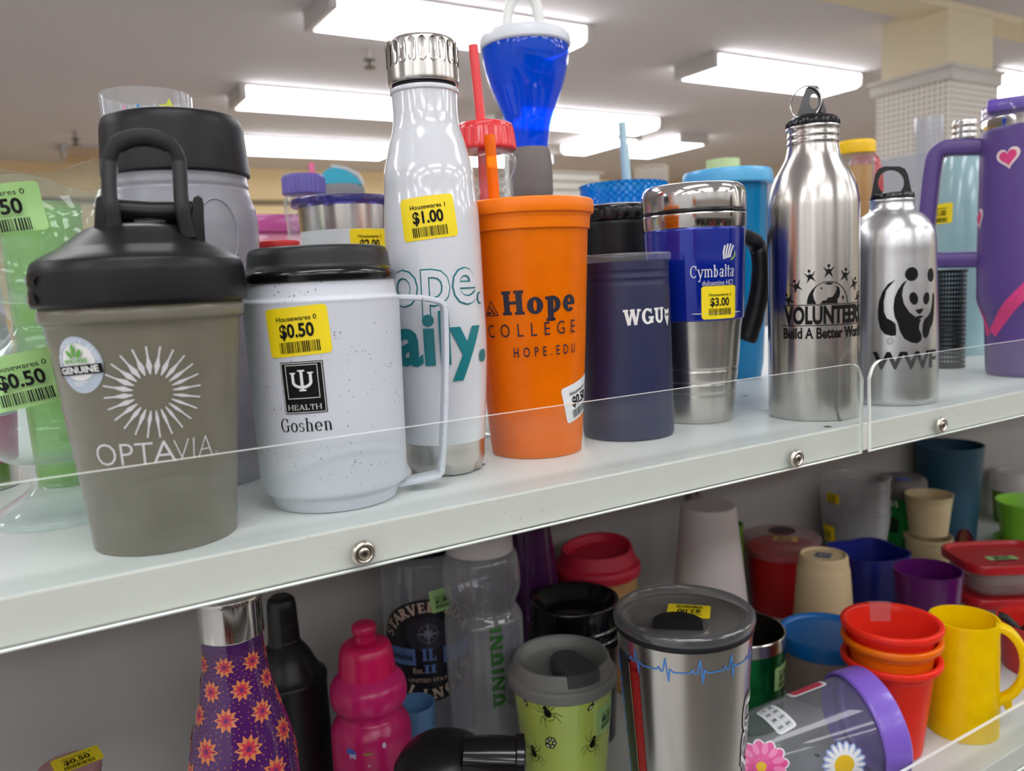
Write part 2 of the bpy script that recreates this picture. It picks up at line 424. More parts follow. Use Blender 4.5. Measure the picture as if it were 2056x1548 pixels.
# ---------------------------------------------------------------- things
class Thing:
    def __init__(self, name, label, cat, pos, group=None, z0=0.0):
        self.X, self.Y, self.z0 = pos[0], pos[1], (pos[2] if len(pos) > 2 else z0)
        o = bpy.data.objects.new(name, None); o.empty_display_size = 0.02; COL.objects.link(o)
        o.location = (self.X, self.Y, SH + self.z0 + .0004)
        self.root = tag(o, label, cat, group)
        self.surf = None; self.upright = True
        d = Vector((self.X, self.Y)).normalized(); self.d = d; self.right = Vector((d.y, -d.x)); self.phi = math.atan2(-d.y, -d.x)
    def P(self, py, hw):
        z = zat(self.X, self.Y, py); return (rad(self.X, self.Y, z, hw), z - self.z0)
    def Ps(self, rows): return [self.P(*r) for r in rows]
    def pt(self, px, py, depth=0.0):
        """local point on the upright plane through the axis that faces the camera; depth > 0 is further away"""
        r = ray(px, py); q = Vector((self.X, self.Y)) + self.d * depth
        t = q.dot(self.d) / (r.x * self.d.x + r.y * self.d.y)
        return Vector((r.x * t - self.X, r.y * t - self.Y, HC + r.z * t - self.z0))
    def lathe(self, part, prof, mat, seg=72, mod=None, smooth=35, parent=None, at=None, keep=True):
        if self.upright: prof = [(r, 0.0 if -.03 < z < 0 else z) for r, z in prof]
        bm = lathe_bm(prof, seg, mod)
        if at is not None: bmesh.ops.translate(bm, verts=bm.verts, vec=at)
        if keep and self.surf is None: self.surf = prof
        return finish(part, bm, mat, parent or self.root, smooth)
    def tube(self, part, pts, r, mat, n=12, parent=None, **kw):
        bm = bmesh.new(); add_tube(bm, pts, r, n, **kw)
        return finish(part, bm, mat, parent or self.root, 50)
    def box(self, part, c, s, mat, bevel=0.0, rot=None, parent=None):
        bm = bmesh.new(); add_box(bm, c, s, rot, bevel)
        return finish(part, bm, mat, parent or self.root, 35)
    def bm(self, part, bm, mat, smooth=35, parent=None): return finish(part, bm, mat, parent or self.root, smooth)
    def rz(self, z):
        s = self.surf; best = 0
        for (r0, z0), (r1, z1) in zip(s, s[1:]):
            if min(z0, z1) - 1e-9 <= z <= max(z0, z1) + 1e-9:
                t = 0 if abs(z1 - z0) < 1e-9 else (z - z0) / (z1 - z0)
                best = max(best, r0 + (r1 - r0) * t)
        return best
    def hit(self, px, py):
        r = ray(px, py); k = math.hypot(r.x, r.y); r = r / k
        rho = math.hypot(self.X, self.Y); n = 300; t0 = rho - 0.12; prev = t0
        f = lambda t: math.hypot(r.x * t - self.X, r.y * t - self.Y) - self.rz(HC + r.z * t - self.z0)
        for i in range(n):
            t = t0 + 0.12 * i / n
            if f(t) <= 0:
                a, b = prev, t
                for _ in range(20):
                    m = (a + b) / 2
                    if f(m) <= 0: b = m
                    else: a = m
                break
            prev = t
        else: b = rho - 0.0001 if False else t0 + .115
        return math.atan2(r.y * b - self.Y, r.x * b - self.X), HC + r.z * b - self.z0
    def wrap(self, phi, z, tilt=0.0, eps=0.00025):
        r0 = self.rz(z); c, s = math.cos(math.radians(tilt)), math.sin(math.radians(tilt))
        dz = 0.002; sl = (self.rz(z + dz) - self.rz(z - dz)) / (2 * dz) if self.rz(z + dz) and self.rz(z - dz) else 0
        cs = 1 / math.sqrt(1 + sl * sl)
        def f(u, v, layer):
            U, V = u * c - v * s, u * s + v * c
            zz = z + V * cs; r = (self.rz(zz) or r0) + eps * (1 + layer); a = phi + U / r0
            return Vector((r * math.cos(a), r * math.sin(a), zz))
        return f
    def decal(self, part, layers, mats, mapf, step=0.003, parent=None):
        """layers: list of (polygons, material index); each laid a hair above the one before and bent to the surface"""
        bm = bmesh.new()
        for li, (polys, mi) in enumerate(layers):
            b2 = bmesh.new()
            for p in polys:
                try: b2.faces.new([b2.verts.new((x, y, 0)) for x, y in p])
                except Exception: pass
            b2.normal_update()
            bmesh.ops.triangulate(b2, faces=[f for f in b2.faces if len(f.verts) > 4])
            if b2.verts:
                for ax in (0, 1):
                    lo = min(v.co[ax] for v in b2.verts); hi = max(v.co[ax] for v in b2.verts)
                    k = math.floor(lo / step) + 1
                    while k * step < hi:
                        no = [0, 0, 0]; no[ax] = 1; pc = [0, 0, 0]; pc[ax] = k * step
                        bmesh.ops.bisect_plane(b2, geom=list(b2.verts) + list(b2.edges) + list(b2.faces), dist=1e-7, plane_co=pc, plane_no=no)
                        k += 1
            mp = {}
            for v in b2.verts: mp[v] = bm.verts.new(mapf(v.co.x, v.co.y, li))
            for f in b2.faces:
                try:
                    nf = bm.faces.new([mp[v] for v in f.verts]); nf.material_index = mi
                except Exception: pass
            b2.free()
        me = bpy.data.meshes.new(part); bm.to_mesh(me); bm.free()
        for m in (mats if isinstance(mats, (list, tuple)) else [mats]): me.materials.append(m)
        me.polygons.foreach_set('use_smooth', [True] * len(me.polygons))
        o = bpy.data.objects.new(part, me); COL.objects.link(o); o.parent = parent or self.root
        return o
    def price(self, mapf, price='$0.50', top='Housewares 0', mat='yellow', w=0.0315, h=0.0237, label=None, seed=1, parent=None):
        rng = random.Random(seed)
        k = w / .0315
        bars = []; x = -.0098
        while x < .0098:
            b = rng.choice((.00025, .0004, .0006)); bars.append(rect(x * k, -.0102 * k, (x + b) * k, -.0048 * k)); x += b + rng.choice((.0003, .0004, .0006))
        ink = text(top, .0023 * k, w=.0200 * k, at=(.0003, .0052 * k), bold=.01) + text(price, .0062 * k, w=.0172 * k, at=(-.0002, -.0026 * k), bold=.03) + bars
        cols = {'yellow': STK_Y, 'green': STK_G, 'white': STK_W}
        o = self.decal('price_sticker', [([rrect(w, h, .0022)], 0), (ink, 1)], [cols[mat], INK], mapf, parent=parent)
        tag(o, label or '%s price sticker reading %s' % (mat, price))
        return o
# ---------------------------------------------------------------- shared materials
STK_Y = solid('sticker_yellow', (244, 218, 16), .45, amt=.02)
STK_G = solid('sticker_green', (166, 210, 134), .45, amt=.02)
STK_W = solid('sticker_white', (226, 228, 230), .45, amt=.02)
INK = solid('ink_black', (10, 10, 10), .55, .2, amt=.05)
BLK = solid('plastic_black', (18, 18, 20), .38, .3, amt=.08)
BLKM = solid('plastic_black_matte', (24, 24, 26), .5, .3, amt=.06)
BLKG = solid('plastic_black_gloss', (14, 14, 16), .14, amt=.05)
WHT = solid('print_white', (226, 226, 224), .45, amt=.02)
SS = steel('steel_brushed', (200, 196, 190), .25, .8)
SSP = steel('steel_polished', (206, 204, 200), .1, .5, .015)
CLR = clear('plastic_clear', (249, 250, 250), body=.035, edge=.5)
CLRT = clear('plastic_clear_thick', (244, 246, 248), .04, .08)
ACR = clear('acrylic_sheet', (252, 254, 253), .02, .03, (215, 225, 222), edge=0)
ACRE = solid('acrylic_cut_edge', (232, 236, 230), .25, amt=.02)
SHELFW = solid('shelf_white_laminate', (214, 218, 216), .38, amt=.03, scale=30)

def lip_material():
    m, nt, o = newmat('shelf_edge_worn')
    b = nd(nt, 'ShaderNodeBsdfPrincipled'); b.inputs['Roughness'].default_value = .4
    c, nz = varied(nt, (224, 222, 215), .03, 25)
    tc = nd(nt, 'ShaderNodeTexCoord')
    v = nd(nt, 'ShaderNodeTexNoise'); v.inputs['Scale'].default_value = 420; v.inputs['Detail'].default_value = 2
    v2 = nd(nt, 'ShaderNodeTexNoise'); v2.inputs['Scale'].default_value = 26; v2.inputs['Detail'].default_value = 2
    nt.links.new(tc.outputs['Object'], v.inputs[0]); nt.links.new(tc.outputs['Object'], v2.inputs[0])
    r1 = nd(nt, 'ShaderNodeMapRange'); r1.inputs[1].default_value = .70; r1.inputs[2].default_value = .76
    r2 = nd(nt, 'ShaderNodeMapRange'); r2.inputs[1].default_value = .48; r2.inputs[2].default_value = .66
    nt.links.new(v.outputs['Fac'], r1.inputs[0]); nt.links.new(v2.outputs['Fac'], r2.inputs[0])
    mu = nd(nt, 'ShaderNodeMath', operation='MULTIPLY'); nt.links.new(r1.outputs[0], mu.inputs[0]); nt.links.new(r2.outputs[0], mu.inputs[1])
    mx = nd(nt, 'ShaderNodeMix', data_type='RGBA'); mx.inputs[7].default_value = lin((120, 104, 84))
    nt.links.new(mu.outputs[0], mx.inputs[0]); nt.links.new(c, mx.inputs[6]); nt.links.new(mx.outputs[2], b.inputs['Base Color'])
    nt.links.new(b.outputs[0], o.inputs[0]); return m
LIP = lip_material()

# ---------------------------------------------------------------- the shop
RX0, RX1, RY0, RY1, RZ = -4.2, 7.3, -3.4, 7.6, SH + 1.27
WALL = solid('wall_paint_tan', (240, 214, 164), .7, amt=.03, scale=2)
WALLR = solid('wall_paint_beige', (222, 210, 186), .7, amt=.03, scale=2)
WALLN = solid('wall_paint_grey', (206, 206, 206), .7, amt=.03, scale=2)
CEIL = solid('ceiling_paint', (216, 211, 214), .9, amt=.05, scale=1.2)
FLOOR = solid('floor_vinyl', (190, 188, 186), .4, amt=.08, scale=6)
def struct(name, c, s, mat):
    bm = bmesh.new(); add_box(bm, c, s); return tag(finish(name, bm, mat, None, None), kind='structure')
struct('floor', ((RX0 + RX1) / 2, (RY0 + RY1) / 2, -.05), (RX1 - RX0 + .4, RY1 - RY0 + .4, .1), FLOOR)
struct('ceiling', ((RX0 + RX1) / 2, (RY0 + RY1) / 2, RZ + .05), (RX1 - RX0 + .4, RY1 - RY0 + .4, .1), CEIL)
struct('wall_back', ((RX0 + RX1) / 2, RY1 + .1, RZ / 2), (RX1 - RX0 + .4, .2, RZ), WALL)
struct('wall_front', ((RX0 + RX1) / 2, RY0 - .1, RZ / 2), (RX1 - RX0 + .4, .2, RZ), WALLN)
struct('wall_left', (RX0 - .1, (RY0 + RY1) / 2, RZ / 2), (.2, RY1 - RY0, RZ), WALLN)
struct('wall_right', (RX1 + .1, (RY0 + RY1) / 2, RZ / 2), (.2, RY1 - RY0, RZ), WALLR)
q = ony(545, 407, RY1)
struct('trim_back', ((RX0 + RX1) / 2, RY1 - .012, SH + q.z), (RX1 - RX0, .024, .045), solid('trim_brown', (126, 108, 78), .6))
# pillar, its beam and the pegboard it wears
PIL = solid('pillar_paint', (234, 221, 190), .7, amt=.02, scale=3)
struct('pillar', (3.85, 2.365, (RZ + .0) / 2), (.36, .33, RZ), PIL)
struct('beam', (5.2, 2.282, SH + 1.24 + .1), (6.2, .18, .2), PIL)
def pegboard():
    m, nt, o = newmat('pegboard_white')
    b = nd(nt, 'ShaderNodeBsdfPrincipled'); b.inputs['Roughness'].default_value = .6
    tc = nd(nt, 'ShaderNodeTexCoord'); sx = nd(nt, 'ShaderNodeSeparateXYZ'); nt.links.new(tc.outputs['Object'], sx.inputs[0])
    def cell(sock):
        f = nd(nt, 'ShaderNodeMath', operation='MULTIPLY'); f.inputs[1].default_value = 1 / .0254
        g = nd(nt, 'ShaderNodeMath', operation='FRACT'); s = nd(nt, 'ShaderNodeMath', operation='SUBTRACT'); s.inputs[1].default_value = .5
        p = nd(nt, 'ShaderNodeMath', operation='MULTIPLY')
        nt.links.new(sock, f.inputs[0]); nt.links.new(f.outputs[0], g.inputs[0]); nt.links.new(g.outputs[0], s.inputs[0])
        nt.links.new(s.outputs[0], p.inputs[0]); nt.links.new(s.outputs[0], p.inputs[1]); return p.outputs[0]
    a1 = nd(nt, 'ShaderNodeMath', operation='ADD'); nt.links.new(sx.outputs[0], a1.inputs[0]); nt.links.new(sx.outputs[1], a1.inputs[1])
    a = nd(nt, 'ShaderNodeMath', operation='ADD'); nt.links.new(cell(a1.outputs[0]), a.inputs[0]); nt.links.new(cell(sx.outputs[2]), a.inputs[1])
    l = nd(nt, 'ShaderNodeMath', operation='LESS_THAN'); l.inputs[1].default_value = .045; nt.links.new(a.outputs[0], l.inputs[0])
    mx = nd(nt, 'ShaderNodeMix', data_type='RGBA'); mx.inputs[6].default_value = lin((236, 231, 222)); mx.inputs[7].default_value = lin((120, 114, 106))
    nt.links.new(l.outputs[0], mx.inputs[0]); nt.links.new(mx.outputs[2], b.inputs['Base Color']); nt.links.new(b.outputs[0], o.inputs[0]); return m
PEG = pegboard(); PEGT = solid('pegboard_trim', (210, 205, 198), .5)
o = bpy.data.objects.new('pegboard_cladding', None); COL.objects.link(o); o.location = (3.85, 2.365, .1)
tag(o, 'white perforated pegboard wrapped around the beige pillar', 'pegboard')
ztop = SH + .955
for nm, c, s in (('pegboard_panel', (-.19, -.004, ztop / 2 - .05), (.02, .362, ztop - .1)), ('pegboard_panel', (.0102, -.1752, ztop / 2 - .05), (.3798, .02, ztop - .1))):
    bm = bmesh.new(); add_box(bm, c, s); finish(nm, bm, PEG, o, None)
bm = bmesh.new()
for c, s in (((-.197, 0, ztop - .1), (.03, .41, .055)), ((0, -.182, ztop - .1), (.43, .03, .055)), ((-.203, 0, ztop - .068), (.04, .43, .018)), ((0, -.188, ztop - .068), (.45, .04, .018))):
    add_box(bm, c, s, bevel=.004)
finish('top_rail', bm, PEGT, o, 30)

# ceiling lamps: opaque end caps and pan, glowing lens
LENS = emit('lamp_lens', (248, 248, 250), LAMP)
CAPM = solid('lamp_housing', (196, 192, 190), .5)
def ceiling_lamp(cx, cyy, lx, ly, label, group='ceiling lamps', lens=None):
    z = RZ
    o = bpy.data.objects.new('ceiling_light', None); COL.objects.link(o); o.location = (cx, cyy, z)
    tag(o, label, 'ceiling light', group)
    long_x = lx >= ly
    bm = bmesh.new(); add_box(bm, (0, 0, -.0075), (lx + .004, ly + .004, .015)); finish('pan', bm, CAPM, o, None)
    bm = bmesh.new()
    L, W = (lx, ly) if long_x else (ly, lx)
    pr = [(-W / 2, -.015), (W / 2, -.015), (W / 2 - .004, -.066), (W / 2 - .03, -.086), (-W / 2 + .03, -.086), (-W / 2 + .004, -.066)]
    M = Matrix(((0, 0, 1, -L / 2 + .035), (1, 0, 0, 0), (0, 1, 0, 0), (0, 0, 0, 1))) if long_x else Matrix(((1, 0, 0, 0), (0, 0, 1, -L / 2 + .035), (0, 1, 0, 0), (0, 0, 0, 1)))
    add_prism(bm, pr, M, L - .07); finish('lens', bm, lens or LENS, o, None)
    for s in (-1, 1):
        bm = bmesh.new()
        c = s * (L / 2 - .017)
        add_box(bm, (c, 0, -.045) if long_x else (0, c, -.045), (.034, W + .006, .075) if long_x else (W + .006, .034, .075), bevel=.003)
        finish('end_cap', bm, CAPM, o, 30)
    return o
lamps = [(1.73, 3.24, 1.24, .32, 'long lit ceiling lamp behind the white bottle and the blue yard cup'),
         (3.83, 3.33, 1.24, .30, 'long lit ceiling lamp left of the pegboard pillar'),
         (1.75, 4.78, 1.24, .30, 'long lit ceiling lamp left of the white bottle cap, second row'),
         (3.5, 4.75, 1.24, .30, 'lit ceiling lamp ending right of the blue yard cup'),
         (2.05, 6.25, 1.24, .36, 'long lit ceiling lamp left of the white bottle, third and lowest row'),
         (3.8, 6.4, 1.0, .28, 'small far ceiling lamp glowing right of the grey cup'),
         (4.15, 5.4, .27, .75, 'lit ceiling lamp turned crosswise behind the pale blue straw'),
         (4.85, 5.4, .30, .75, 'lit ceiling lamp turned crosswise right of the pale blue straw'),
         (5.75, 2.95, 1.24, .32, 'lit ceiling lamp right of the pillar above the purple tumbler lid')]
for a in lamps: ceiling_lamp(*a)
for yy in (1.75, -.2, -1.55, -2.8):  # unseen lamps; aisle rows shifted and multiplied to brighten the shelf fronts
    for xx in (-3.4, -1.8, -.1, 1.73, 3.62, 5.5):
        if yy > 1.5 and xx > 3: continue
        ceiling_lamp(xx, yy, 1.24, .32, 'unseen lit ceiling lamp over the aisle outside the picture')
ceiling_lamp(.66, 6.9, .62, .30, 'unlit brownish ceiling lamp behind the black lidded jar', lens=solid('lamp_unlit', (190, 160, 128), .4))
# sprinkler heads
def sprinkler(px, py, label):
    p = onz(px, py, 1.2)
    t = Thing('sprinkler_head', label, 'sprinkler', (p.x, p.y, 1.27), 'sprinkler heads')
    t.lathe('pipe', [(0, 0), (.035, -.001), (.035, -.006), (.012, -.012), (.012, -.05), (0, -.05)], solid('sprinkler_white', (170, 160, 156), .5), 20)
    t.lathe('deflector', [(0, -.05), (.03, -.052), (.03, -.056), (.008, -.058), (.008, -.085), (.03, -.087), (.026, -.092), (0, -.092)], solid('sprinkler_metal', (90, 84, 80), .4, metal=.6), 20)
sprinkler(152, 285, 'small sprinkler head on the ceiling above the clear stacked cups')
sprinkler(742, 128, 'small sprinkler head on the ceiling left of the steel bottle cap')

# ---------------------------------------------------------------- the shelving
sh = bpy.data.objects.new('shelving_unit', None); COL.objects.link(sh); sh.location = (.5, .56, 0)
tag(sh, 'white shelving unit with acrylic guards along its shelf edges', 'shelving')
def shp(name, bm, mats, smooth=None, parent=None):
    o = finish(name, bm, mats, None, smooth); o.parent = parent or sh
    o.matrix_parent_inverse = Matrix.Translation((-.5, -.56, 0)); return o
GREYB = solid('back_panel_grey', (176, 172, 168), .55, amt=.03, scale=3)
def board(x0, x1, y0, y1, ztop, th, holes=()):
    bm = bmesh.new(); add_box(bm, ((x0 + x1) / 2, (y0 + y1) / 2, SH + ztop - th / 2), (x1 - x0, y1 - y0, th), bevel=.0012)
    bm.faces.ensure_lookup_table()
    for f in bm.faces: f.material_index = 1 if f.normal.y < -.9 else 0
    for hx, hy in holes:
        vs = [bm.verts.new((hx + .0026 * math.cos(a), hy + .0026 * math.sin(a), SH + ztop + .0002)) for a in [2 * PI * k / 16 for k in range(16)]]
        f = bm.faces.new(vs); f.material_index = 2
    return shp('shelf_board', bm, [SHELFW, LIP, INK])
h1 = [onz(*p, 0) for p in ((966, 933), (1496, 795), (1662, 857))]
board(-.42, .5015, FY, 1.16, 0, .0204, [(p.x, p.y) for p in h1])
board(.5045, 1.42, FY, 1.16, 0, .0204)
board(1.423, 2.34, FY, 1.16, 0, .0204)
board(1.423, 2.34, FY, BACK, LOW, .0204)
h2 = [onz(*p, LOW) for p in ((1641, 1517),)]
board(-.42, .5015, FY, BACK, LOW, .0204)
board(.5045, 1.42, FY, BACK, LOW, .0204, [(p.x, p.y) for p in h2])
def guard(x0, x1, zb, zt, screws, r0=.012, r1=.012):
    bm = bmesh.new()
    pl = [(x0, zb), (x1, zb)]
    for k in range(7):
        a = PI / 2 * k / 6; pl.append((x1 - r1 + r1 * math.cos(a), zt - r1 + r1 * math.sin(a)))
    for k in range(7):
        a = PI / 2 + PI / 2 * k / 6; pl.append((x0 + r0 + r0 * math.cos(a), zt - r0 + r0 * math.sin(a)))
    M = Matrix(((1, 0, 0, 0), (0, 0, 1, FY - .0034), (0, 1, 0, SH), (0, 0, 0, 1)))
    add_prism(bm, pl, M, .0028)
    big = [f for f in bm.faces if len(f.verts) > 4]
    bmesh.ops.bevel(bm, geom=list({e for f in big for e in f.edges}), offset=.0009, segments=1, affect='EDGES', clamp_overlap=True)
    bm.normal_update()
    for f in bm.faces: f.material_index = 0 if abs(f.normal.y) > .98 else 1
    g = shp('acrylic_guard', bm, [ACR, ACRE])
    for sx, sz in screws:
        b = lathe_bm(fil([(.0062, 0), (.0062, .0006), (.0052, .0022), (.0040, .0026), (.0032, .0012), (.0030, .0008), (.0030, .0018), (.0016, .0024), (0, .0024)], .0005), 28)
        add_box(b, (0, 0, .0025), (.0030, .0006, .0003)); add_box(b, (0, 0, .00255), (.0006, .0030, .0003))
        b.normal_update()
        for f in b.faces: f.material_index = 1 if f.calc_center_median().z > .00245 else 0
        bmesh.ops.transform(b, matrix=Matrix.Translation((sx, FY - .0036, SH + sz)) @ Matrix.Rotation(PI / 2, 4, 'X'), verts=b.verts)
        s = finish('screw', b, [steel('screw_nickel', (204, 198, 186), .25, 0), solid('screw_slot', (60, 58, 54), .4, metal=.8)], None, 40)
        s.parent = g; s.matrix_parent_inverse = Matrix.Identity(4)
    return g
guard(-.41, .5, -.0212, .0442, [(.1256, -.0125), (.4294, -.0135)])
guard(.508, 1.41, -.0212, .0442, [(.594, -.0125), (.90, -.0135)])
guard(-.41, .497, LOW - .0212, LOW + .0442, [])
guard(.514, 1.41, LOW - .0212, LOW + .0442, [(.9, LOW - .013)])
for x0, x1 in ((-.42, .703), (.7075, 1.62), (1.6245, 2.34)):
    bm = bmesh.new(); add_box(bm, ((x0 + x1) / 2, BACK + .006, SH + LOW / 2 - .12), (x1 - x0, .012, -LOW + .2)); shp('back_panel', bm, GREYB)
bm = bmesh.new(); add_box(bm, (.713, BACK - .005, SH - .19), (.016, .012, .34))
for f in bm.faces: f.material_index = 0
for k in range(13):
    add_box(bm, (.713, BACK - .0112, SH - .035 - k * .0254), (.0035, .0006, .012))
bm.normal_update(); bm.faces.ensure_lookup_table()
for i, f in enumerate(bm.faces): f.material_index = 0 if i < 6 else 1
shp('upright', bm, [solid('upright_grey', (150, 146, 142), .4, metal=.5), INK])
bm = bmesh.new(); add_box(bm, (.96, .76, .55), (2.76, .78, 1.1)); shp('base_cabinet', bm, GREYB)

# unseen shelving run added behind the viewer to block light and enrich reflections
o = bpy.data.objects.new('shelving_unit', None); COL.objects.link(o); o.location = (.9, -1.15, 0)
tag(o, 'unseen dark shelving run added across the aisle for shade and reflections', 'shelving', kind='structure')
bm = bmesh.new(); add_box(bm, (0, -.25, .9), (4.2, .05, 1.8)); finish('back_panel', bm, solid('added_aisle_panel', (150, 142, 134), .6), o, None)
for k, zz in enumerate((.12, .5, .88, 1.26, 1.62)):
    bm = bmesh.new(); add_box(bm, (0, 0, zz), (4.2, .45, .03)); finish('shelf_board', bm, solid('added_aisle_board', (190, 188, 184), .5), o, None)
rng = random.Random(4)
for k in range(26):  # coloured boxes added out of view to vary the reflections
    bm = bmesh.new(); x = -2.0 + .155 * k; lv = (.12, .5, .88, 1.26, 1.62)[rng.randrange(1, 5)]; h = rng.uniform(.14, .3)
    add_box(bm, (x, .02, lv + .016 + h / 2), (.13, .3, h), bevel=.01)
    c = rng.choice(((170, 90, 60), (60, 50, 46), (200, 190, 170), (90, 96, 120), (140, 40, 40), (60, 80, 60), (30, 30, 34)))
    finish('added_carton', bm, solid('added_carton_%d_%d_%d' % c, c, .6), o, 30)
# ================================================================ upper shelf, front row
# ---- grey shaker bottle with the black flip lid
t = Thing('shaker_bottle', 'smoky grey shaker bottle with black loop lid and white sunburst print', 'bottle', base(192, 483, 1119))
SMOKE = clear('plastic_smoke', (176, 170, 154), .22, .72, (146, 141, 125), 1.45)
b = t.Ps([(1078, 144), (1000, 152), (800, 178), (655, 197)]); fl_ = t.Ps([(646, 199), (640, 209), (622, 210), (612, 204)])
b[0] = (b[0][0], 0)
t.lathe('body', shell([(0, 0), (b[0][0] - .003, 0)] + fil(b + fl_, .0015), .0016), SMOKE)
lid = t.Ps([(612, 216), (606, 219), (545, 218), (527, 212), (517, 196), (500, 160), (478, 128), (462, 104), (455, 80)])
t.lathe('lid', [(0, lid[0][1])] + fil(lid, .0012) + [(0, lid[-1][1])], BLK)
rz_ = t.right
def lat(t, pts): return [t.pt(*p) for p in pts]
for xs in ((191, 213), (386, 409)):          # ears of the hinge
    bm = bmesh.new()
    pl = [(xs[0] - 3, 500), (xs[0] - 1, 440), (xs[0], 404), (xs[0] + 7, 394), (xs[1] - 6, 395), (xs[1], 405), (xs[1] + 1, 440), (xs[1] + 4, 500)]
    A = [t.pt(*p, depth=-.015) for p in pl]; B = [t.pt(*p, depth=.010) for p in pl]
    va = [bm.verts.new(p) for p in A]; vb = [bm.verts.new(p) for p in B]
    bm.faces.new(va); bm.faces.new(vb[::-1])
    for i in range(len(pl)):
        j = (i + 1) % len(pl); bm.faces.new((va[i], vb[i], vb[j], va[j]))
    bmesh.ops.bevel(bm, geom=bm.edges[:], offset=.0007, segments=2, affect='EDGES', clamp_overlap=True)
    t.bm('hinge_ear', bm, BLKG)
cap = t.tube('spout_cap', lat(t, [(212, 424), (240, 426), (300, 430), (360, 430), (389, 428)]), .0056, BLK, 20)
t.tube('flip_tab', [t.pt(270, 450, -.009), t.pt(300, 455, -.010), t.pt(332, 451, -.009)], [.002, .0035, .002], BLK, 10, parent=cap)
loop = [(232, 480), (228, 440), (221, 402), (219, 345), (222, 318), (232, 298), (255, 284), (288, 279), (320, 284), (345, 298), (357, 318), (361, 345), (364, 402), (370, 440), (378, 480)]
L3 = [Vector(p) for p in sp([(a, b_) for a, b_ in loop], 4)]
t.tube('carry_loop', [t.pt(p[0], p[1], -.0165 if p[1] > 420 else -.005 - .0115 * max(0, (p[1] - 330) / 90)) for p in L3], .003, BLKM, 14,
       flat=[(.0075, .0062 + .0016 * (abs(p[0] - 288) < 55 and p[1] < 330)) for p in L3], up=tuple(t.d) + (0,))
SUN = []
for k in range(24):
    a = 2 * PI * k / 24 + .1; fat = .0019 - .0011 * math.cos(a - 2.6 - PI) if False else .0011 + .0009 * (1 + math.cos(a - 2.4)) / 2
    r0, r1 = .0078, .0198
    rm = r0 + (r1 - r0) * .3
    def pp(r, o): return (r * math.cos(a) - o * math.sin(a), r * math.sin(a) + o * math.cos(a))
    SUN.append([pp(r0, .0002), pp(r0, -.0002), pp(rm, -fat * .62), pp(r0 + (r1 - r0) * .62, -.00035), pp(r1, -.00035), pp(r1, .00035), pp(r0 + (r1 - r0) * .62, .00035), pp(rm, fat * .62)])
t.surf = [(0, 0)] + b + fl_
ph, z = t.hit(308, 790)
W1 = solid('print_silver', (206, 206, 208), .4, amt=.02)
t.decal('sunburst_print', [(SUN, 0)], W1, t.wrap(ph, z, -3))
ph, z = t.hit(318, 932)
t.decal('lettering', [(text('OPT', .0098, .024, at=(-.0135, 0), bold=-.012, anchor='C') + text('A', .0098, at=(.0028, 0), bold=-.008) + text('VIA', .0098, .0175, at=(.0152, 0), bold=-.025) + arc(.0262, .0005, (.0009, .0009), (.0007, .0007), 0, 360, 12), 0)], W1, t.wrap(ph, z, -1))
ph, z = t.hit(159, 735)
fr_ = on_arc(lambda c, h: text(c, h, bold=.02), 'BRAND PRODUCT GENUINE', .0016, .0093, 200, -20)
t.decal('round_sticker', [([ell(0, 0, .0115, .0121, 40)], 0), ([ell(0, .0012, .0085, .0080, 32)], 1), (fr_, 4), ([rect(-.0112, -.0040, .0113, .0000)], 2), (text('GENUINE', .0026, .0195, at=(0, -.0033), bold=.03), 1),
        (text('BPA FREE', .0016, .0118, at=(0, .0010), bold=.03) + [ell(0, .0062, .0010, .0028, 12), ell(-.0024, .0048, .0009, .0022, 12, 35), ell(.0024, .0048, .0009, .0022, 12, -35)], 3), ([rect(-.003, -.0075, .004, -.0071), rect(-.003, -.0085, .002, -.0081)], 1)],
        [solid('seal_silver', (178, 190, 204), .4), WHT, INK, solid('leaf_green', (92, 160, 62), .5), solid('seal_white', (226, 230, 235), .5)], t.wrap(ph, z, 4))
t.surf = lid
z = zat(t.X, t.Y, 572) - t.z0
t.decal('embossed_lettering', [(text('Blender', .0050, .022, at=(0, .001), bold=.05) + text('Bottle.', .0050, .020, at=(0, -.0065), bold=.05), 0)], BLKG, t.wrap(t.phi - 1.28, z, 0, eps=.0009))

# ---- speckled mug
t = Thing('travel_mug', 'pale speckled insulated mug with black lid and large thin handle', 'mug', base(553, 800, 1031))
def speck():
    m, nt, o = newmat('plastic_speckled')
    bs = nd(nt, 'ShaderNodeBsdfPrincipled'); bs.inputs['Roughness'].default_value = .38
    tc = nd(nt, 'ShaderNodeTexCoord'); v = nd(nt, 'ShaderNodeTexVoronoi'); v.inputs['Scale'].default_value = 420
    n2 = nd(nt, 'ShaderNodeTexNoise'); n2.inputs['Scale'].default_value = 160
    nt.links.new(tc.outputs['Object'], v.inputs['Vector']); nt.links.new(tc.outputs['Object'], n2.inputs['Vector'])
    l = nd(nt, 'ShaderNodeMapRange'); l.inputs[1].default_value = .26; l.inputs[2].default_value = .12
    g = nd(nt, 'ShaderNodeMapRange'); g.inputs[1].default_value = .5; g.inputs[2].default_value = .68
    nt.links.new(v.outputs['Distance'], l.inputs[0]); nt.links.new(n2.outputs['Fac'], g.inputs[0])
    mu = nd(nt, 'ShaderNodeMath', operation='MULTIPLY'); nt.links.new(l.outputs[0], mu.inputs[0]); nt.links.new(g.outputs[0], mu.inputs[1])
    mx = nd(nt, 'ShaderNodeMix', data_type='RGBA'); mx.inputs[6].default_value = lin((204, 208, 216)); mx.inputs[7].default_value = lin((96, 98, 104))
    nt.links.new(mu.outputs[0], mx.inputs[0]); nt.links.new(mx.outputs[2], bs.inputs['Base Color']); nt.links.new(bs.outputs[0], o.inputs[0]); return m
SPK = speck()
